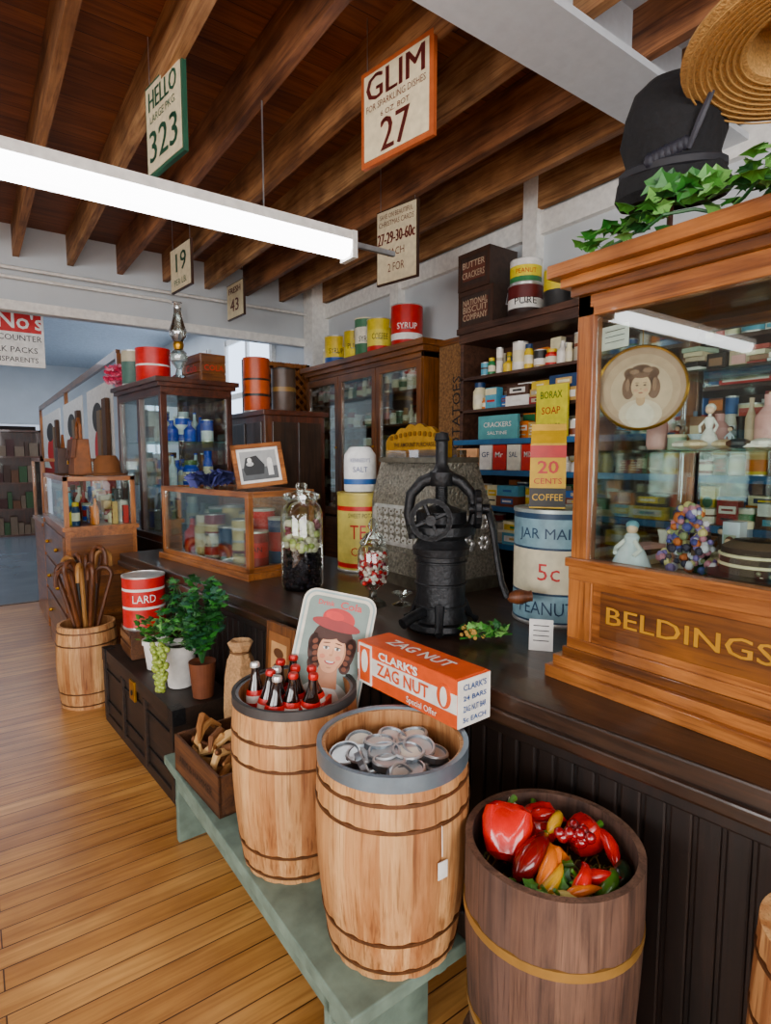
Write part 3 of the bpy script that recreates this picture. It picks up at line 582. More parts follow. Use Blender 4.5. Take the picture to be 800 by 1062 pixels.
for(x,y,r,h)in((.72,3.02,.062,.15),(.755,2.72,.08,.2)):
    b=B('plant_pot',loc=(x,y,.435));b.lathe([(0,0),(r*.7,0),(r*.95,h*.85),(r*1.05,h*.86),(r*1.05,h),(r*.92,h),(r*.9,h*.85),(0,h*.85)],[white]*6+[col('#3a281c',.9)],32)
    for i in range(80 if h>.16 else 70):
        q=R.uniform(0,2*pi);rr_=R.uniform(0,r*1.1);c=(rr_*math.cos(q),rr_*math.sin(q),h+R.uniform(0,.12));b.leaf(c,(math.cos(q),math.sin(q),R.uniform(-.2,1)),R.uniform(.03,.045),R.choice(gl))
    b.done()
b=B('grape_cluster',loc=(.645,2.60,.64));gm=col('#94a850',.25,0,.2,coat=.4)
for i in range(150):
    t=R.random();q=R.uniform(0,2*pi);rr_=.08*(1-t*.65)*math.sqrt(R.random());b.ell((rr_*math.cos(q)*.4-.01,rr_*math.sin(q),.03-t*.2),.013,gm,9)
b.done()
b=B('potted_ivy',loc=(.80,2.53,.435));b.lathe([(0,0),(.045,0),(.06,.16),(.055,.16),(0,.15)],col('#6a3a22',.7),24)
for s in range(18):
    q=R.uniform(0,2*pi);L2=R.uniform(.18,.34);P=[(.0,0,.14)]
    for k in range(1,6):
        t=k/5;P.append((L2*.5*t*math.cos(q),L2*.55*t*math.sin(q),.14+.36*math.sin(t*2.0)*(.6+.5*R.random())))
    P=[(max(-.14,min(.05,p[0])),min(.10,p[1]),p[2]) for p in P]
    b.tube(P,.003,gl[2],5)
    for p in P[1:]:
        for j in range(6):w=R.uniform(0,6.28);b.leaf((p[0]+R.uniform(-.02,.0),p[1]+R.uniform(-.02,.02),p[2]+R.uniform(-.02,.02)),(math.cos(w),math.sin(w),R.uniform(-.6,.6)),R.uniform(.03,.05),R.choice([gl[0],gl[2],gl[2],col('#24503a',.5)]))
b.done(sm=False)
# ================================================================= CANE KEG
b=keg('wooden_keg',.53,3.90,0,.50,.155,.175,.16,kegw,hoop,.4,hoops=(.05,.2,.78,.93));b.done(ang=30)
b=B('walking_canes',loc=(.53,3.90,.02))
for i in range(12):
    q=i*.52+.2;rr_=.04+.05*(i%2);x,y=rr_*math.cos(q),rr_*math.sin(q);h=R.uniform(.74,.90);m=wood('cane_wood','#3a1e0f','#7a4522','Z') if i%4 else wood('cane_light','#8a5a2c','#b5854a','Z')
    dx,dy=x*.7,y*.7;P=[(x*.6,y*.6,.42),(x+dx*.3,y+dy*.3,h*.8),(x+dx,y+dy,h)]
    w=q+(pi if i%2 else 0)
    for k in range(1,8):
        t=pi*k/7;P.append((x+dx+.045*(1-math.cos(t))*math.cos(w),y+dy+.045*(1-math.cos(t))*math.sin(w),h+.05*math.sin(t)))
    P.append((P[-1][0],P[-1][1],P[-1][2]-.05));b.tube(P,.0135,m,8)
b.tube([(-.02,.03,.42),(-.03,.04,.7),(-.035,.045,.86)],[.03,.028,.006],blk,10)
b.done()
# ================================================================= OAK FLOOR CASE far left
def case(name,x0,x1,y0,y1,z0,zg,z1,O,t=.03):
    b=B(name)
    b.bb(x0,x1,y0,y1,z0,zg,O('Y'));b.bb(x0-.015,x1+.015,y0-.015,y1+.015,zg,zg+.03,O('Y'))
    for x in(x0,x1-t):
        for y in(y0,y1-t):b.bb(x,x+t,y,y+t,zg+.03,z1,O('Z'))
    b.bb(x0,x0+t,y0,y1,z1-t,z1,O('Y'));b.bb(x1-t,x1,y0,y1,z1-t,z1,O('Y'));b.bb(x0,x1,y0,y0+t,z1-t,z1,O('X'));b.bb(x0,x1,y1-t,y1,z1-t,z1,O('X'));b.bb(x0+t,x1-t,y0+t,y1-t,z1-t*.6,z1-t*.6+.004,G)
    q=t*.4
    b.bb(x0+q,x0+q+.003,y0+t,y1-t,zg+.03,z1-.03,G);b.bb(x0+t,x1-t,y0+q,y0+q+.003,zg+.03,z1-.03,G)
    return b
b=case('oak_floor_case',.48,.92,4.27,5.5,0,1.02,1.38,oak)
for k in range(3):
    z=.2+k*.27;b.bb(.466,.48,4.3,5.47,z,z+.24,oakd('Y'));b.bb(.51,.89,4.256,4.27,z,z+.24,oakd('X'))
    for y in(4.6,5.15):b.ell((.455,y,z+.12),.015,brass,10)
b.done(.003,sm=False)
def goods(name,items,pal,b=None):
    own=b is None
    if own:b=B(name)
    for(x,y,z,w,h,k)in items:
        c=R.choice(pal);m=col(c,.45);m2=col(R.choice(pal),.45);m3=col(R.choice(pal),.45)
        if k=='can':
            v=R.randrange(3);f1,f2=((.3,.7),(.15,.5),(.5,.62))[v]
            b.lathe([(w/2,0),(w/2*1.02,.004),(w/2,.008),(w/2,h*f1),(w/2,h*f2),(w/2,h*.95),(w/2*1.03,h*.96),(w/2*1.03,h),(0,h)],[silver,silver,m,m2,m if v!=1 else m3,silver,silver,silver],18,(x,y,z))
        elif k=='box':
            b.box((x,y,z+h/2),(w*.6,w,h),m);F=FX(x-w*.3,y,z+h/2);v=R.randrange(4)
            if v==0:b.rect(F,0,h*.12,w*.8,h*.3,m2);b.rect(F,0,-h*.25,w*.6,h*.08,m3);b.rect(F,0,h*.12,w*.55,h*.09,m,.003)
            elif v==1:b.disc(F,0,h*.05,w*.36,min(h*.3,w*.4),m2,.0015,seg=16);b.rect(F,0,-h*.35,w*.8,h*.12,m3)
            elif v==2:
                for q in range(4):b.rect(F,0,h*(.32-q*.18),w*(.5+.3*(q%2)),h*.07,m2)
            else:b.rect(F,0,h*.3,w,h*.3,m2);b.rect(F,0,-h*.15,w*.7,h*.1,m3)
        elif k=='jar':
            b.lathe([(0,0),(w*.45,0),(w*.48,h*.1),(w*.48,h*.68),(w*.34,h*.78),(w*.34,h*.82)],m,16,(x,y,z),cap1=False);b.lathe([(w*.38,h*.82),(w*.38,h),(0,h)],m2,16,(x,y,z))
            b.lathe([(w*.485,h*.2),(w*.485,h*.55)],col('#e8dfc4',.6),16,(x,y,z),cap0=False,cap1=False)
        elif k=='bottle':
            b.lathe([(0,0),(w*.4,0),(w*.42,h*.05),(w*.42,h*.55),(w*.14,h*.75),(w*.13,h*.95),(w*.16,h*.95),(w*.16,h),(0,h)],[m]*6+[m2]*2,14,(x,y,z))
        elif k=='flat':
            b.box((x,y,z+h/2),(w*.6,w,h),m);F=FX(x-w*.3,y,z+h/2);b.rect(F,0,0,w*R.uniform(.5,.9),h*.5,m2);b.rect(F,0,0,w*.4,h*.2,m3,.003)
    if own:b.done()
allp=['#c22a1e','#e3c12a','#e9e2cf','#2c5fa0','#2f7a4a','#d97a25','#7a3a1e','#efe9df','#16365f','#8c1c18','#c9a465','#5aa0b8','#e8dfb8','#4a2f20','#b9b09a','#1c1a18']
its=[];y=4.36
while y<5.42:
    w=R.uniform(.05,.09)
    for xx in(.56,.68,.80,.87):its.append((xx,y,1.05,w,R.uniform(.08,.24),R.choice(['can','box','bottle','jar'])))
    y+=w+.02
goods('case_trinkets',its,allp+['#1d3fae','#efe9df'])
lt=col('#7a4622',.6,0,.25,.3,20)
b=B('leather_satchel',loc=(.66,4.80,1.38))
b.box((0,0,.13),(.12,.30,.26),lt,top=.8);b.box((-.052,0,.19),(.03,.28,.14),col('#5a2f14',.6),RY(.12));b.box((-.075,0,.13),(.012,.03,.1),col('#3a1c0c',.6));b.box((-.08,0,.09),(.01,.035,.03),brass)
b.tube([(0,-.10,.25),(0,-.08,.36),(0,0,.41),(0,.08,.36),(0,.10,.25)],.012,lt,8);b.done(.012)
b=B('felt_hat',loc=(.78,4.45,1.38));b.lathe([(.0,0),(.13,.004),(.135,.014),(.09,.018),(.082,.10),(.06,.14),(.0,.12)],col('#6a4020',.85),32);b.lathe([(.088,.02),(.086,.05)],blk,32,cap0=False,cap1=False);b.done()
b=B('leather_satchel',loc=(.60,5.2,1.38));b.box((0,0,.10),(.11,.22,.20),col('#3a1f12',.5),top=.85);b.tube([(0,-.07,.19),(0,0,.30),(0,.07,.19)],.01,lt,8);b.done(.01)
b=case('oak_floor_case',.5,.95,5.9,6.8,0,.9,1.5,oak);b.done(.003,sm=False)
b=B('peg_rail_partition');b.bb(1.19,1.23,6.1,13.7,2.46,2.54,oakd('Y'))
for y in(6.1,9.9,13.7):b.bb(1.19,1.24,y-.03,y+.03,0,2.5,oak('Z'))
b.bb(1.2,1.22,6.2,13.6,0,1.0,oakd('Y'));b.done(sm=False)
b=B('cloth_banner')
for k,(y,w)in enumerate(((7.0,1.5),(9.0,1.8),(11.6,2.6))):
    b.bb(1.17,1.18,y-w/2,y+w/2,1.0,2.28,col('#d4cfc7',.8));F=FX(1.17,y,1.7)
    b.rect(F,0,-.5,w,.25,col('#9a1c16',.7),.003);b.disc(F,.1,-.1,w*.28,.28,col('#b3221a',.7),.003);b.disc(F,-.1,.25,w*.2,.16,col('#2a2622',.8),.004)
    for q in range(2):b.bb(1.12,1.16,y-w/2+.3*q+.1,y-w/2+.3*q+.3,1.35,2.1-.1*q,col(('#4a2f1c','#6e5a44')[q],.8))
b.done(sm=False)
def bookshelf(M,w,pal):
    b=B('storage_shelf',M=M)
    for z in(0,.5,1.0,1.5,2.0):b.bb(-.3,0,0,w,z,z+.04,mahog('Y'))
    for y in(0,w-.04):b.bb(-.3,0,y,y+.04,0,2.04,mahog('Z'))
    b.bb(-.02,0,0,w,0,2.04,mahog('Z'))
    for z in(.04,.54,1.04,1.54):
        y=.06
        while y<w-.2:
            q=R.uniform(.06,.16);h=R.uniform(.14,.34);b.box((-.2,y+q/2,z+h/2),(.14,q,h),col(R.choice(pal),.6));y+=q+.01
    b.done(sm=False)
bookshelf(TR(1.15,13.4,0)@RZ(pi/2),.9,['#3a2417','#2f4a2a','#5a3a24','#6a5a4a','#3a1814'])
bookshelf(TR(-4.98,1.7,0)@Matrix.Diagonal((-1,1,1,1)),2.6,allp);bookshelf(TR(-4.98,4.5,0)@Matrix.Diagonal((-1,1,1,1)),2.6,allp)
# ================================================================= DARK DISPLAY CASE
DM=TR(1.14,4.38,0)@RZ(math.radians(5.5))
b=B('tall_display_case',M=DM)
Mh=mahog
b.bb(-.03,.6,-.03,1.05,0,.88,dark('Z'));b.bb(-.02,.57,-.02,1.0,.88,.93,Mh('Y'))
for(x,y)in((0,0),(.51,0),(0,.94),(.51,.94)):b.bb(x,x+.045,y,y+.045,.93,1.98,Mh('Z'))
b.bb(0,.04,.455,.515,.93,1.98,Mh('Z'));b.bb(.535,.555,0,.98,.93,1.98,Mh('Z'))
b.bb(0,.555,0,.98,1.96,2.02,Mh('Y'));b.bb(-.025,.58,-.025,1.005,2.02,2.05,Mh('Y'));b.bb(-.045,.60,-.045,1.025,2.05,2.085,Mh('Y'))
for z in(1.28,1.62):b.bb(.03,.52,.03,.95,z,z+.008,SG)
b.bb(.018,.021,.04,.94,.93,1.96,G);b.bb(.04,.51,.018,.021,.93,1.96,G);b.done(.004,sm=False)
b=B('glassware_collection',M=DM)
its=[]
for z in(.93,1.288,1.628):
    for x in(.12,.26,.40):
        y=.12
        while y<.9:
            w=R.uniform(.07,.13);its.append((x,y,z,w,R.uniform(.14,.28),R.choice(['jar','bottle','bottle','can'])));y+=w+.03
goods(None,its,['#1d3fae','#dfe8ee','#c8d6dd','#2448b8','#e8e2cf','#7a4a2a','#b9c7cc','#4a6a3a','#f0f0ea','#1d3fae'],b);b.done()
b=B('oil_lamp',loc=(1.33,4.55,2.085))
b.lathe([(.075,0),(.07,.02),(.03,.05),(.02,.09),(.05,.13),(.068,.17),(.06,.21),(.03,.235)],LG,28);b.lathe([(.06,.15),(.062,.17),(.05,.2)],col('#c9cfd2',.2),24)
b.lathe([(.032,.235),(.036,.25),(.04,.27),(.034,.29)],brass,24)
b.lathe([(.03,.285),(.058,.33),(.066,.37),(.045,.43),(.028,.50),(.03,.57),(.038,.58),(.033,.58),(.025,.50),(.042,.43),(.062,.37)],glass('chimney_glass','#eef2f0',.3),28,cap0=False,cap1=False);b.done()
tin('round_tin',1.22,4.86,2.085,.13,.26,[(.5,red),(.55,white),(1,red)],lid=red)
tin('coffee_tin',1.12,5.1,2.085,.085,.27,[(.7,col('#4a6a60',.5)),(1,col('#b9b39a',.5))])
b=B('pink_flowers',loc=(1.10,5.30,2.085))
for i in range(70):
    c=(R.uniform(-.13,.05),R.uniform(-.06,.18),R.uniform(.02,.18));pm=col(R.choice(['#e56a8c','#f2a9be','#d9416a']),.6)
    for k in range(5):b.leaf(c,(math.cos(k*1.26),math.sin(k*1.26),.5),.045,pm)
b.done()
b=B('wooden_crate',M=TR(1.56,4.66,2.085)@RZ(.1));b.bb(-.1,.1,-.16,.16,0,.22,oakd('Y'))
for z in(0.0,.075,.15):b.bb(-.108,-.1,-.16,.16,z+.004,z+.068,oakd('Y'));b.bb(-.1,.1,-.168,-.16,z+.004,z+.068,oakd('X'))
b.txt(FX(-.108,0,.11),'Cola',0,0,.09,red,.003,w=.2);b.txt(FY(0,-.168,.11),'COLA',0,0,.06,red,.003);b.done(.003,sm=False)
b=B('side_cabinet');b.bb(1.84,2.36,4.15,4.85,0,1.83,Mh('Z'));b.bb(1.82,2.38,4.12,4.88,1.83,1.87,Mh('Y'))
for k in(0,1):b.bb(1.825,1.84,4.19+k*.33,4.48+k*.33,1.0,1.78,dark('Z'));b.bb(1.9+k*.22,2.1+k*.22,4.135,4.15,1.0,1.78,dark('Z'))
b.done(.003,sm=False)
tin('spice_canister',1.93,4.5,1.87,.105,.42,[(.3,col('#a8441f',.4)),(.35,blk),(.6,col('#b8522a',.4)),(.64,blk),(1,col('#a8441f',.4))],lid=col('#a8441f',.4))
tin('spice_canister',2.17,4.5,1.87,.10,.36,[(.5,col('#4a3a30',.4)),(.6,col('#8a6a3a',.4)),(1,col('#4a3a30',.4))],lid=blk)
b=B('lattice_panel');lm=oak('Z');x0,x1,z0,z1=2.3,3.04,1.0,2.5
b.bb(x0,x1,5.66,5.70,z0,z0+.04,lm);b.bb(x0,x1,5.66,5.70,z1-.04,z1,lm);b.bb(x0,x0+.04,5.66,5.7,0,z1,lm);b.bb(x1-.04,x1,5.66,5.7,0,z1,lm);b.bb(x0,x1,5.72,5.73,0,z1,mahog('Z'))
for sg in(1,-1):
    for k in range(-16,24):
        c0=x0+k*.1
        zz=sorted(((x0-c0)*sg+z0,(x1-c0)*sg+z0));zlo=max(zz[0],z0);zhi=min(zz[1],z1)
        if zhi-zlo>.03:
            A=Vector((c0+sg*(zlo-z0),5.68+.006*sg,zlo));C=Vector((c0+sg*(zhi-z0),5.68+.006*sg,zhi))
            b.box((A+C)/2,(.028,.01,(C-A).length),lm,RY(sg*pi/4))
b.done(sm=False)
# ================================================================= LOW OAK CASE on counter
LM=TR(1.125,2.76,.88)@RZ(math.radians(9.5))
b=B('countertop_case',M=LM);O=oak;t=.03;w,l,h=.42,1.0,.45
b.bb(-.02,w+.02,-.02,l+.02,0,.035,O('Y'))
for(x,y)in((0,0),(w-t,0),(0,l-t),(w-t,l-t)):b.bb(x,x+t,y,y+t,.035,h-t,O('Z'))
b.bb(0,t,0,l,h-t,h,O('Y'));b.bb(w-t,w,0,l,h-t,h,O('Y'));b.bb(t,w-t,0,t,h-t,h,O('X'));b.bb(t,w-t,l-t,l,h-t,h,O('X'))
b.bb(.0,t,0,l,.035,.06,O('Y'));b.bb(0,w,0,t,.035,.06,O('X'))
b.bb(t,w-t,t,l-t,h-.012,h-.006,G);b.bb(.01,.013,t,l-t,.06,h-t,G);b.bb(t,w-t,.01,.013,.06,h-t,G);b.bb(w-.015,w-.01,t,l-t,.06,h-t,O('Y'))
b.done(.003,sm=False)
b=B('canned_goods',M=LM)
its=[(.12,.12,.036,.13,.2,'can'),(.28,.13,.036,.13,.26,'can'),(.13,.27,.036,.12,.13,'can'),(.13,.27,.166,.12,.12,'can'),(.28,.30,.036,.14,.3,'can'),(.13,.42,.036,.12,.2,'can'),(.29,.46,.036,.12,.27,'can'),(.13,.58,.036,.13,.14,'can'),(.13,.58,.176,.12,.12,'can'),(.28,.63,.036,.13,.3,'can'),(.14,.74,.036,.11,.24,'jar'),(.29,.8,.036,.14,.28,'can'),(.14,.88,.036,.12,.22,'bottle')]
goods(None,its,['#c22a1e','#e9e2cf','#b8241a','#8c1c18','#2f6a4a','#16365f','#d8c28a','#efe9df'],b)
for(t_,cx,cy,r_,zz_)in(('BEAN',.12,.12,.066,.14),('MILK',.13,.27,.061,.1),('TEA',.13,.42,.061,.14),('OATS',.13,.58,.066,.11)):b.ctxt(t_,(cx,cy),r_,-2.4,zz_,.04,blk)
b.done()
b=B('velvet_flower',loc=(1.14,3.38,1.338));vf=[col('#2e3168',.7),col('#40447f',.7),col('#232650',.8)]
for i in range(70):
    q=R.uniform(0,2*pi);rr_=R.uniform(0,.10);b.leaf((rr_*math.cos(q)*.6,rr_*math.sin(q)*1.8,R.uniform(.03,.06)),(math.cos(q),math.sin(q)*1.6,R.uniform(.0,.45)),R.uniform(.08,.11),R.choice(vf),up=(R.uniform(-.7,.7),R.uniform(-.7,.7),R.uniform(.2,.9)))
b.done()
b=B('picture_frame',M=TR(1.30,2.98,1.338)@RZ(cam_a(1.3,3.0)+pi/2+.25)@RX(-.2)@RY(-.1)@FY(0,0,.125))
b.prism([(-.14,-.12),(.14,-.12),(.14,.12),(-.14,.12)],.014,oak('X'),I)
for(x,y,w,h)in((0,.108,.28,.024),(0,-.108,.28,.024),(-.128,0,.024,.24),(.128,0,.024,.24)):b.rect(I,x,y,w,h,oak('X'),.022)
b.rect(I,0,0,.23,.19,white,.0155);b.rect(I,0,0,.20,.16,col('#9fa1a0',.4),.0165);b.rect(I,0,-.045,.2,.07,col('#55585a',.4),.017);b.prism([(-.09,-.02),(-.07,.045),(-.01,.055),(.03,.0),(.02,-.05),(-.08,-.05)],.0175,col('#2a2c2e',.4),I);b.disc(I,.06,.02,.014,.018,white,.018);b.rect(I,.06,-.025,.03,.07,col('#d9d9d5',.4),.0177);b.disc(I,-.05,.03,.012,.015,white,.0182);b.disc(I,-.05,.01,.02,.012,col('#c4c5c4',.4),.018)
b.done(sm=False)
# ================================================================= COUNTER OBJECTS
tin('lidded_tin',1.78,2.70,.88,.145,.42,[(.06,col('#cbb75a',.45)),(.12,red),(.25,col('#d2c067',.45)),(.8,col('#d8c76e',.45)),(.86,red),(1,col('#cbb75a',.45))],lid=col('#bfae60',.4,.3),
    texts=[('SWEET POTATO',.74,.035,.17,blk),('TEX',.52,.11,.15,red),('CLUB',.27,.065,.14,red)])
b=B('paper_sack',loc=(1.76,2.70,1.318));a=cam_a(1.74,2.7)
b.lathe([(.085,0),(.09,.01),(.09,.15),(.088,.2),(.06,.24),(.05,.245),(0,.246)],col('#eceeed',.5),32);b.ctxt("KENNEDY'S",(0,0),.09,a,.17,.03,col('#1f3f7c',.5),w=.11);b.ctxt('SALT',(0,0),.09,a,.12,.04,col('#1f3f7c',.5),w=.08);b.lathe([(.0905,.04),(.0905,.07)],col('#2b5a9c',.5),32,cap0=False,cap1=False)
b.done()
b=B('glass_jar',loc=(1.27,2.46,.88));jr=.10
b.lathe([(.09,0),(jr,.015),(jr,.36),(.085,.40),(.075,.41),(.075,.43)],JG,36,cap1=False)
b.lathe([(.08,.425),(.088,.43),(.088,.45),(.05,.465),(.02,.47),(.03,.49),(.02,.505),(0,.505)],LG,30)
for i in range(420):
    q=R.uniform(0,2*pi);rr_=.086*R.random()**.35;b.ell((rr_*math.cos(q),rr_*math.sin(q),.015+.16*R.random()),.0105,col(R.choice(['#0d0c10','#191520','#2a2024']),.25),6)
for i in range(120):
    q=R.uniform(0,2*pi);rr_=.078*R.random()**.4;b.ell((rr_*math.cos(q),rr_*math.sin(q),.19+.13*R.random()),.0175,col(R.choice(['#c3c694','#99a95c','#c8c6a8','#7b3f4a','#d8d4be']),.3),8)
b.done()
b=B('candy_jar',loc=(1.36,1.99,.88));b.M=Matrix.Scale(1.05,4)
b.lathe([(.055,0),(.05,.012),(.015,.035),(.014,.06),(.05,.09),(.062,.13),(.062,.22),(.05,.245)],JG,28,cap1=False);b.lathe([(.05,.245),(.056,.255),(.03,.29),(.012,.30),(.02,.325),(.01,.35),(0,.355)],LG,28)
for i in range(190):
    q=R.uniform(0,2*pi);rr_=.052*R.random()**.4;b.ell((rr_*math.cos(q),rr_*math.sin(q),.09+.12*R.random()),.0085,col(R.choice(['#c01812','#f0ece4','#a01020','#c01812','#e4d8d0','#7a1030']),.3),6)
b.done()
b=B('glass_dish',loc=(1.47,1.93,.88));b.lathe([(.045,0),(.01,.015),(.01,.03),(.045,.05),(.042,.052),(.0,.032)],LG,24);b.done()
# ---- cash register
b=B('cash_register',M=TR(1.70,2.22,.88));orn=col('#8f8c80',.38,.8,.5,1.0,70);orn2=col('#6f6a5c',.35,.85,.3)
pr=[(0,0),(.36,0),(.36,.30),(.28,.46),(.22,.60),(.06,.60),(.03,.52),(.0,.40)]
b.prism(pr,.55,orn,Matrix(((1,0,0,0),(0,0,-1,.275),(0,1,0,0),(0,0,0,1))));b.bb(-.03,.39,-.295,.295,0,.06,orn2);b.bb(-.02,.37,-.285,.285,.06,.16,orn)
for(yy0,yy1,zz0,zz1)in((-.25,.25,.19,.205),(-.25,.25,.375,.39),(-.25,-.235,.19,.39),(.235,.25,.19,.39)):b.bb(-.014,.0,yy0,yy1,zz0,zz1,silver)
for i in range(9):
    for j in range(4):
        for q in range(5):
            aa=q*1.257;b.ell((-.002,-.2+i*.05+.013*math.cos(aa),.22+j*.046+.013*math.sin(aa)),(.005,.009,.009),silver,6)
        b.ell((-.005,-.2+i*.05,.22+j*.046),.006,orn2,6)
for k in range(3):
    for j in range(2):
        for q in range(6):
            aa=q*1.05;b.ell((.07+k*.1+.025*math.cos(aa),-.277,.22+j*.1+.025*math.sin(aa)),(.014,.005,.014),silver,8)
b.bb(.02,.26,-.24,.24,.60,.625,orn2);b.bb(.05,.2,-.22,.22,.625,.66,LG)
cp=[(-.24,0)]
for i in range(31):
    t=i/30;cp.append((-.24+.48*t,.085+.07*math.sin(pi*t)+.014*abs(math.sin(t*pi*6))))
cp.append((.24,0))
b.prism(cp[::-1],.025,brass,FX(.09,0,.62));b.txt(FX(.065,0,.67),'THE AMOUNT PURCHASED',0,.015,.03,col('#4a3210',.4,.6),.003,w=.34,off=.0003)
for k in range(11):b.disc(FX(.065,0,.67),-.19+.038*k,.052+.018*math.sin(pi*k/10),.012,.012,col('#805c20',.35,.8),.004)
b.tube([(.065,-.22,.635),(.065,.22,.635)],.01,brass,8);b.done(.003,ang=30)
# ---- cast-iron press
b=B('cast_iron_press',M=TR(1.38,1.58,.88)@RZ(cam_a(1.38,1.58)+pi/2))
b.lathe([(.115,0),(.125,.012),(.12,.03),(.10,.035),(.092,.05),(.09,.06),(.09,.27),(.102,.275),(.105,.30),(.095,.31),(.085,.33),(.10,.345),(.122,.35),(.122,.38),(.10,.39),(0,.39)],iron,40)
for k in range(3):
    q=k*2.09+.5;b.tube([(.09*math.cos(q),.09*math.sin(q),.1),(.125*math.cos(q),.125*math.sin(q),.03),(.155*math.cos(q),.155*math.sin(q),.014)],[.018,.014,.014],iron,8)
for z in(.09,.17,.25):b.ring(.092,z,.005,iron)
b.tube([(-.06,-.06,.07),(-.10,-.12,.065),(-.13,-.15,.05)],[.022,.018,.02],iron,10)
for s in(-1,1):b.tube([(s*.10,0,.33),(s*.12,0,.42),(s*.11,0,.49),(s*.07,0,.535),(s*.03,0,.55)],[.018,.018,.02,.022,.024],iron,10)
b.lathe([(.04,.52),(.045,.53),(.045,.57),(.03,.58),(.022,.60),(.022,.68),(.028,.685),(.022,.71),(0,.715)],iron,20)
b.lathe([(.08,.385),(.092,.39),(.092,.43),(.035,.45),(.022,.46),(.022,.54)],iron,28)
for k in range(14):b.lathe([(.02,0),(.0245,.003),(.02,.006)],iron,14,(0,0,.465+k*.0065))
# gear wheel with spokes on the front and pinion on the side
T=TR(-.035,-.115,.41)@RX(pi/2)
b.lathe([(.058,-.012),(.074,-.012),(.074,.012),(.058,.012)],iron,40,T=T,cap0=False,cap1=False,fn=lambda i,z:1 if i%2 else .95);b.lathe([(.074,.012),(.058,.012),(.058,-.012)],iron,40,T=T,cap0=False,cap1=False)
b.lathe([(0,-.018),(.018,-.018),(.018,.10),(0,.10)],iron,14,T=TR(-.035,-.13,.41)@RX(-pi/2))
for q in range(4):
    aa=q*pi/2+.4;b.tube([(-.035,-.115,.41),(-.035+.062*math.cos(aa),-.115,.41+.062*math.sin(aa))],.008,iron,6)
T=TR(.13,-.02,.44)@RY(pi/2)
b.lathe([(.0,-.012),(.065,-.012),(.07,-.008),(.07,.008),(.065,.012),(0,.012)],iron,36,T=T,fn=lambda i,z:1 if i%2 else .94)
b.lathe([(0,-.03),(.018,-.03),(.018,.04),(0,.04)],iron,14,T=T)
b.tube([(.165,-.02,.44),(.185,-.03,.36),(.20,-.04,.26),(.215,-.05,.18),(.235,-.06,.13)],[.013,.011,.011,.012,.013],iron,8)
b.M=TR(.235,-.06,.13)@RY(pi/2-.1)
b.lathe([(.008,0),(.018,.01),(.025,.03),(.026,.05),(.018,.075),(.02,.085),(0,.09)],wood('handle_wood','#3a1f12','#7a4526','Z'),18)
b.M=I.copy();b.done()
b=B('foliage_sprig',loc=(1.37,1.38,.885))
b.tube([(-.06,.02,.01),(0,0,.012),(.12,-.05,.012)],.003,gl[0],5)
for i in range(40):b.leaf((R.uniform(-.05,.1),R.uniform(-.06,.03),.01+R.uniform(0,.04)),(R.uniform(-1,1),R.uniform(-1,1),R.uniform(0,.7)),R.uniform(.025,.04),R.choice(gl))
for i in range(20):b.ell((R.uniform(-.07,.0),R.uniform(-.04,.03),R.uniform(.02,.05)),.007,col('#b08a4a',.6),8)
b.done(sm=False)
b=B('price_card',M=TR(1.47,1.19,.88)@RZ(cam_a(1.43,1.17)+pi/2)@RX(-.15));b.box((0,0,.05),(.075,.002,.1),white);b.box((0,.02,.045),(.04,.002,.095),white,RX(.4))
for k in range(4):b.rect(FY(0,-.001,.05),0,.03-.016*k,.05,.003,blk,.001)
b.done(sm=False)
pbl=col('#7fa0ac',.5,0,.2);nb=col('#1f3a55',.5);crm=col('#ddd5b8',.5)
tin('peanut_tin',1.83,1.42,.88,.16,.42,[(.05,nb),(.28,pbl),(.30,nb),(.68,crm),(.70,nb),(.95,pbl),(1,nb)],lid=col('#a9b5b2',.4,.5),a=cam_a(1.83,1.4)-.15,texts=[('JAR MAID',.82,.055,.24,nb),('5c',.48,.09,.08,red),('PEANUTS',.16,.07,.24,nb)])
b=B('coffee_bag',M=TR(1.77,1.42,1.315)@RZ(cam_a(1.8,1.42)+pi/2));ca=col('#d9ae1e',.5)
b.box((0,0,.12),(.13,.09,.24),ca,top=.98);b.box((0,0,.265),(.126,.088,.05),ca,top=1,topy=.15);b.box((0,0,.30),(.126,.016,.025),ca)
F=FY(0,-.046,.12);b.rect(F,0,.09,.128,.045,red,.002);b.txt(F,'20',0,.03,.065,red,.003,w=.075,off=.001);b.txt(F,'CENTS',0,-.02,.03,red,.003,w=.1);b.rect(F,0,-.08,.13,.07,blk,.002);b.txt(F,'COFFEE',0,-.08,.035,ca,.004,w=.11);b.done(.004,sm=False)
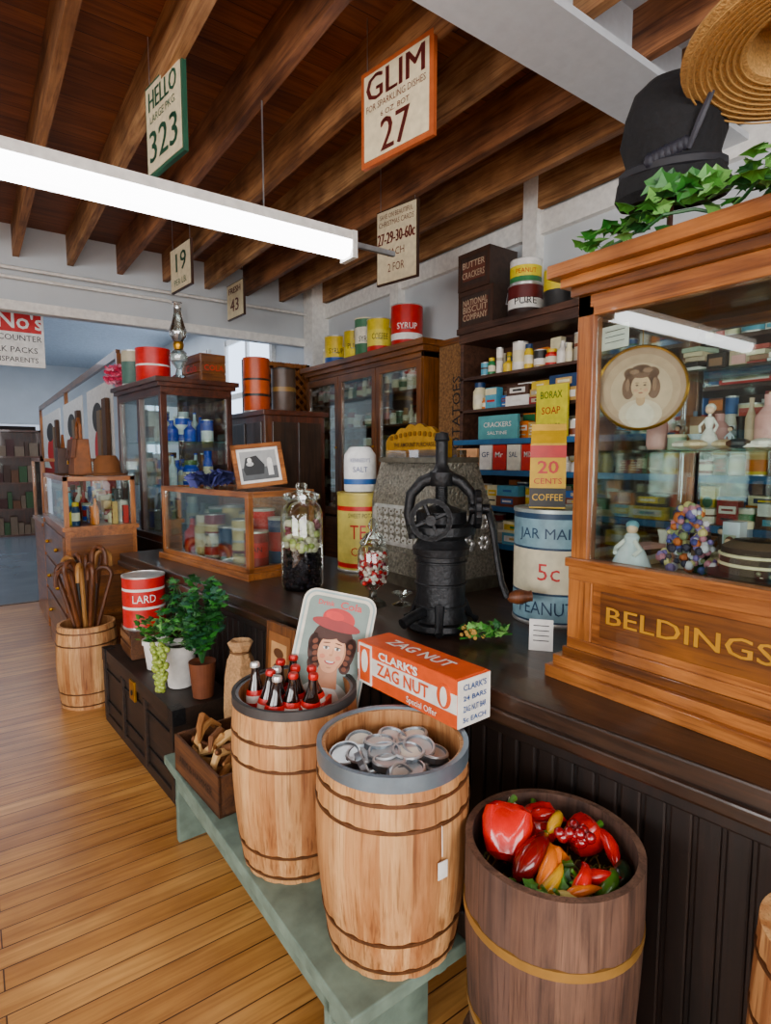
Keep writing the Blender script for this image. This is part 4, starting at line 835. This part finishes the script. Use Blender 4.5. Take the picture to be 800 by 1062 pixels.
# ================================================================= OAK WALL CABINET
b=B('oak_wall_cabinet');O=oakd;x0,x1,y0,y1=2.8,3.16,3.42,5.24
b.bb(x0-.03,x1,y0-.03,y1+.03,0,.95,O('Y'));b.bb(x0,x1,y0,y0+.03,.95,2.3,O('Z'));b.bb(x0,x1,y1-.03,y1,.95,2.3,O('Z'));b.bb(x1-.02,x1,y0,y1,.95,2.3,mahog('Z'))
b.bb(x0,x1,y0,y1,2.26,2.30,O('Y'));b.bb(x0-.03,x1,y0-.03,y1+.03,2.30,2.34,O('Y'));b.bb(x0-.06,x1,y0-.06,y1+.06,2.34,2.385,O('Y'))
n=3;wd=(y1-y0)/n
for i in range(n):
    a0=y0+i*wd;a1=a0+wd
    for(p,q)in((a0+.004,a0+.06),(a1-.06,a1-.004)):b.bb(x0-.02,x0+.005,p,q,.97,2.25,O('Z'))
    b.bb(x0-.02,x0+.005,a0+.06,a1-.06,.97,1.04,O('Y'));b.bb(x0-.02,x0+.005,a0+.06,a1-.06,2.19,2.25,O('Y'));b.bb(x0-.006,x0-.003,a0+.06,a1-.06,1.04,2.19,G)
    b.ell((x0-.03,a0+.03,1.6),.012,brass,8)
for z in(1.2,1.48,1.76,2.02):b.bb(x0+.02,x1-.02,y0+.03,y1-.03,z,z+.018,O('Y'))
b.done(.003,sm=False)
its=[]
for z in(.97,1.218,1.498,1.778,2.038):
    y=3.49
    while y<5.16:
        w=R.uniform(.05,.11);its.append((2.90,y,z,w,R.uniform(.1,.2),R.choice(['jar','bottle','can','jar'])));y+=w+.012
goods('apothecary_bottles',its,['#d8cfb4','#9a7242','#e8e2cf','#7a4a28','#4c6a4a','#b9a878','#8c1c18','#efe9df','#4a3a30'])
for(x,y,r,h,bd,lid)in((2.97,4.98,.11,.28,[(.3,col('#2c4f8c',.4)),(.7,col('#dfc23a',.4)),(1,col('#d9b82e',.4))],silver),(2.97,4.66,.09,.28,[(.5,col('#d9c23a',.4)),(1,col('#bfa82f',.4))],silver),(3.0,4.5,.1,.36,[(.4,col('#3c6a4a',.4)),(.8,col('#e8e2cf',.4)),(1,col('#4a7a5a',.4))],cream),(2.96,4.22,.11,.30,[(.25,col('#b5261e',.4)),(.7,col('#e0cf5a',.4)),(1,col('#d9c23a',.4))],silver),(2.98,3.86,.13,.34,[(.2,col('#a81c16',.4)),(.35,white),(1,col('#b8201a',.4))],silver),(3.02,5.17,.08,.2,[(1,cream)],silver)):
    tin('lard_tin',x,y,2.386,r,h,bd,lid=lid,hand=True,texts=[(R.choice(['PURE','LARD','COFFEE','SYRUP']),.5,.07,r*1.3,blk if r<.13 else white)])
b=B('burlap_hanging');b.bb(2.92,2.95,3.04,3.38,1.2,2.35,col('#7a5838',.9,0,.45,.8,60));b.bb(2.9,2.97,3.045,3.38,2.33,2.37,oakd('Y'))
b.txt(FX(2.92,3.18,1.8),'POTATOES',0,0,.12,blk,.003,rot=pi/2);b.done(sm=False)
# ================================================================= GROCERY SHELVES
b=B('grocery_shelves');x0,x1,y0,y1=2.8,3.16,-.4,3.02;sw=wood('shelf_wood','#331e14','#604030','Y',rough=.5);blu=col('#2a5c86',.5)
for y in(y0,1.9,y1-.03):b.bb(x0,x1,y,y+.03,0,2.37,sw)
b.bb(x1-.015,x1,y0,y1,0,2.37,sw);b.bb(x0-.03,x1,y0-.02,y1+.01,2.34,2.38,sw);b.bb(x0-.015,x1,y0,y1,2.28,2.34,sw)
for z in(2.05,1.83,):b.bb(x0,x1,y0,y1,z-.02,z,sw)
for z in(1.62,1.42,1.19,.95,.6,.3):b.bb(x0-.05,x1,y0,y1,z-.022,z,sw);b.bb(x0-.058,x0-.05,y0,y1,z-.03,z+.004,blu)
b.done(.002,sm=False)
its=[]
for(z,hm,ks)in((2.05,.2,['can','jar','box','bottle']),(1.83,.19,['flat','box','can','jar']),(1.62,.18,['box','flat','can','box']),(1.42,.17,['can','bottle','jar','box']),(1.19,.19,['can','flat','box','flat']),(.95,.2,['box','can','flat'])):
    for row in(0,1):
        y=-.3
        while y<2.92:
            k=R.choice(ks);w=R.uniform(.045,.1) if k!='flat' else R.uniform(.12,.22);h=R.uniform(.07,hm) if k!='flat' else R.uniform(.04,.09)
            if y+w>2.96:break
            if 1.86<y+w and y<1.94:y=1.945;continue
            X=2.86+row*.15+R.uniform(-.02,.02)
            its.append((X,y+w/2,z,w,h,k))
            if k=='flat' and h<.085:
                its.append((X,y+w/2,z+h,w*.95,min(h,.08),k))
                if h<.055:its.append((X,y+w/2,z+2*h,w*.85,h,k))
            y+=w+R.uniform(.001,.01)
goods('shelf_groceries',its,allp+['#efe9df','#f2efe8','#e8dfb8','#e3c12a'])
def pbox(x,y,z,d,w,h,c,txs):
    b=B('grocery_box',loc=(x,y,z));b.bb(-d/2,d/2,-w/2,w/2,0,h,col(c,.5));F=FX(-d/2,0,h/2)
    for(t,yy,s,wd,ci)in txs:b.txt(F,t,0,yy*h,s*h,col(ci,.5),.003,w=wd*w,off=.005*s*h)
    b.done(.002,sm=False)
pbox(2.765,2.2,1.624,.02,.22,.30,'#e6da28',[('BORAX',.3,.2,.7,'#3a6a2a'),('SOAP',0,.2,.6,'#b8201a'),('FLAKES',-.3,.15,.6,'#3a6a2a')])
pbox(2.765,2.62,1.624,.02,.34,.15,'#5a9a9c',[('CRACKERS',.1,.3,.7,'#efe9df'),('SALTINE',-.25,.2,.5,'#efe9df')])
pbox(2.765,2.9,1.426,.02,.2,.14,'#f0b484',[('TEA',0,.4,.5,'#8c1c18')])
for k,(yy,c)in enumerate(((2.72,'#efe9df'),(2.6,'#c22a1e'),(2.48,'#e9e2cf'),(2.36,'#c22a1e'))):pbox(2.765,yy,1.426,.02,.11,.16,c,[(('GF','Mr','SAL','MIX')[k],.1,.3,.6,'#16365f' if k%2==0 else '#efe9df')])
dk=col('#33241d',.6,0,.3)
def crate(y,z,w,h,tx):
    b=B('cracker_crate',loc=(2.96,y,z));b.bb(-.12,.14,-w/2,w/2,0,h,dk);F=FX(-.12,0,h/2)
    for e in(-1,1):b.rect(F,0,e*(h/2-.015),w,.03,wdk,.006);b.rect(F,e*(w/2-.012),0,.024,h,wdk,.005)
    b.rect(F,0,0,w*.7,h*.5,col('#5a2f22',.6),.003)
    for t,yy in tx:b.txt(F,t,0,yy*h,.06,col('#b9a58c',.6),.007,w=w*.7)
    b.done(.003,sm=False)
crate(2.92,2.38,.33,.26,[('NATIONAL',.18),('BISCUIT',0),('COMPANY',-.2)]);crate(2.94,2.645,.30,.25,[('BUTTER',.15),('CRACKERS',-.12)])
tin('lard_tin',2.95,2.58,2.38,.11,.20,[(.3,col('#2a1a16',.4)),(.6,white),(1,col('#5a1a1a',.4))],hand=True,texts=[('PURE',.5,.06,.14,blk)])
tin('lard_tin',2.95,2.58,2.59,.10,.15,[(.3,col('#3c7a4a',.4)),(.75,col('#e3cf3a',.4)),(1,white)],texts=[('PEANUT',.5,.04,.13,red)])
tin('lard_tin',2.95,2.32,2.38,.09,.24,[(.5,col('#2a2a2a',.4)),(1,col('#d9c23a',.4))])
b=B('wicker_basket',loc=(2.95,2.0,2.38));b.lathe([(0,0),(.12,0),(.17,.14),(.18,.16),(.16,.16),(.11,.02),(0,.02)],col('#8a5f34',.8,0,.4,.8,90),32);b.done()
# ================================================================= WORLD / LIGHT / CAMERA
wd=bpy.data.worlds.new('World');bpy.context.scene.world=wd;wd.use_nodes=True
bgn=wd.node_tree.nodes['Background'];bgn.inputs['Color'].default_value=lin('#dbe8ff',1);bgn.inputs['Strength'].default_value=1.0
def area(name,loc,rot,sx,sy,e,c='#f6f4ff'):
    l=bpy.data.lights.new(name,'AREA');l.shape='RECTANGLE';l.size=sx;l.size_y=sy;l.energy=e;l.color=lin(c,1)[:3]
    o=bpy.data.objects.new(name,l);bpy.context.collection.objects.link(o);o.location=loc;o.rotation_euler=rot
area('window_daylight_left',(-4.95,-.9,1.8),(0,-pi/2,0),1.8,4.4,260,'#fffdfa')
area('window_daylight_back',(-1.1,-3.45,1.8),(pi/2,0,0),4.5,2.0,210,'#fffdfa')  # added fill lamp at the unseen back window
area('far_room_daylight',(1,11,3.6),(0,0,0),4,7,160,'#e6efff')
cam=bpy.data.cameras.new('camera');co=bpy.data.objects.new('camera',cam);bpy.context.collection.objects.link(co);bpy.context.scene.camera=co
th=math.radians(35.6);p=math.radians(5.3)
co.location=(0,0,1.5);co.rotation_euler=Vector((math.sin(th)*math.cos(p),math.cos(th)*math.cos(p),-math.sin(p))).to_track_quat('-Z','Y').to_euler()
cam.sensor_fit='HORIZONTAL';cam.sensor_width=36;cam.lens=27;cam.clip_start=.02
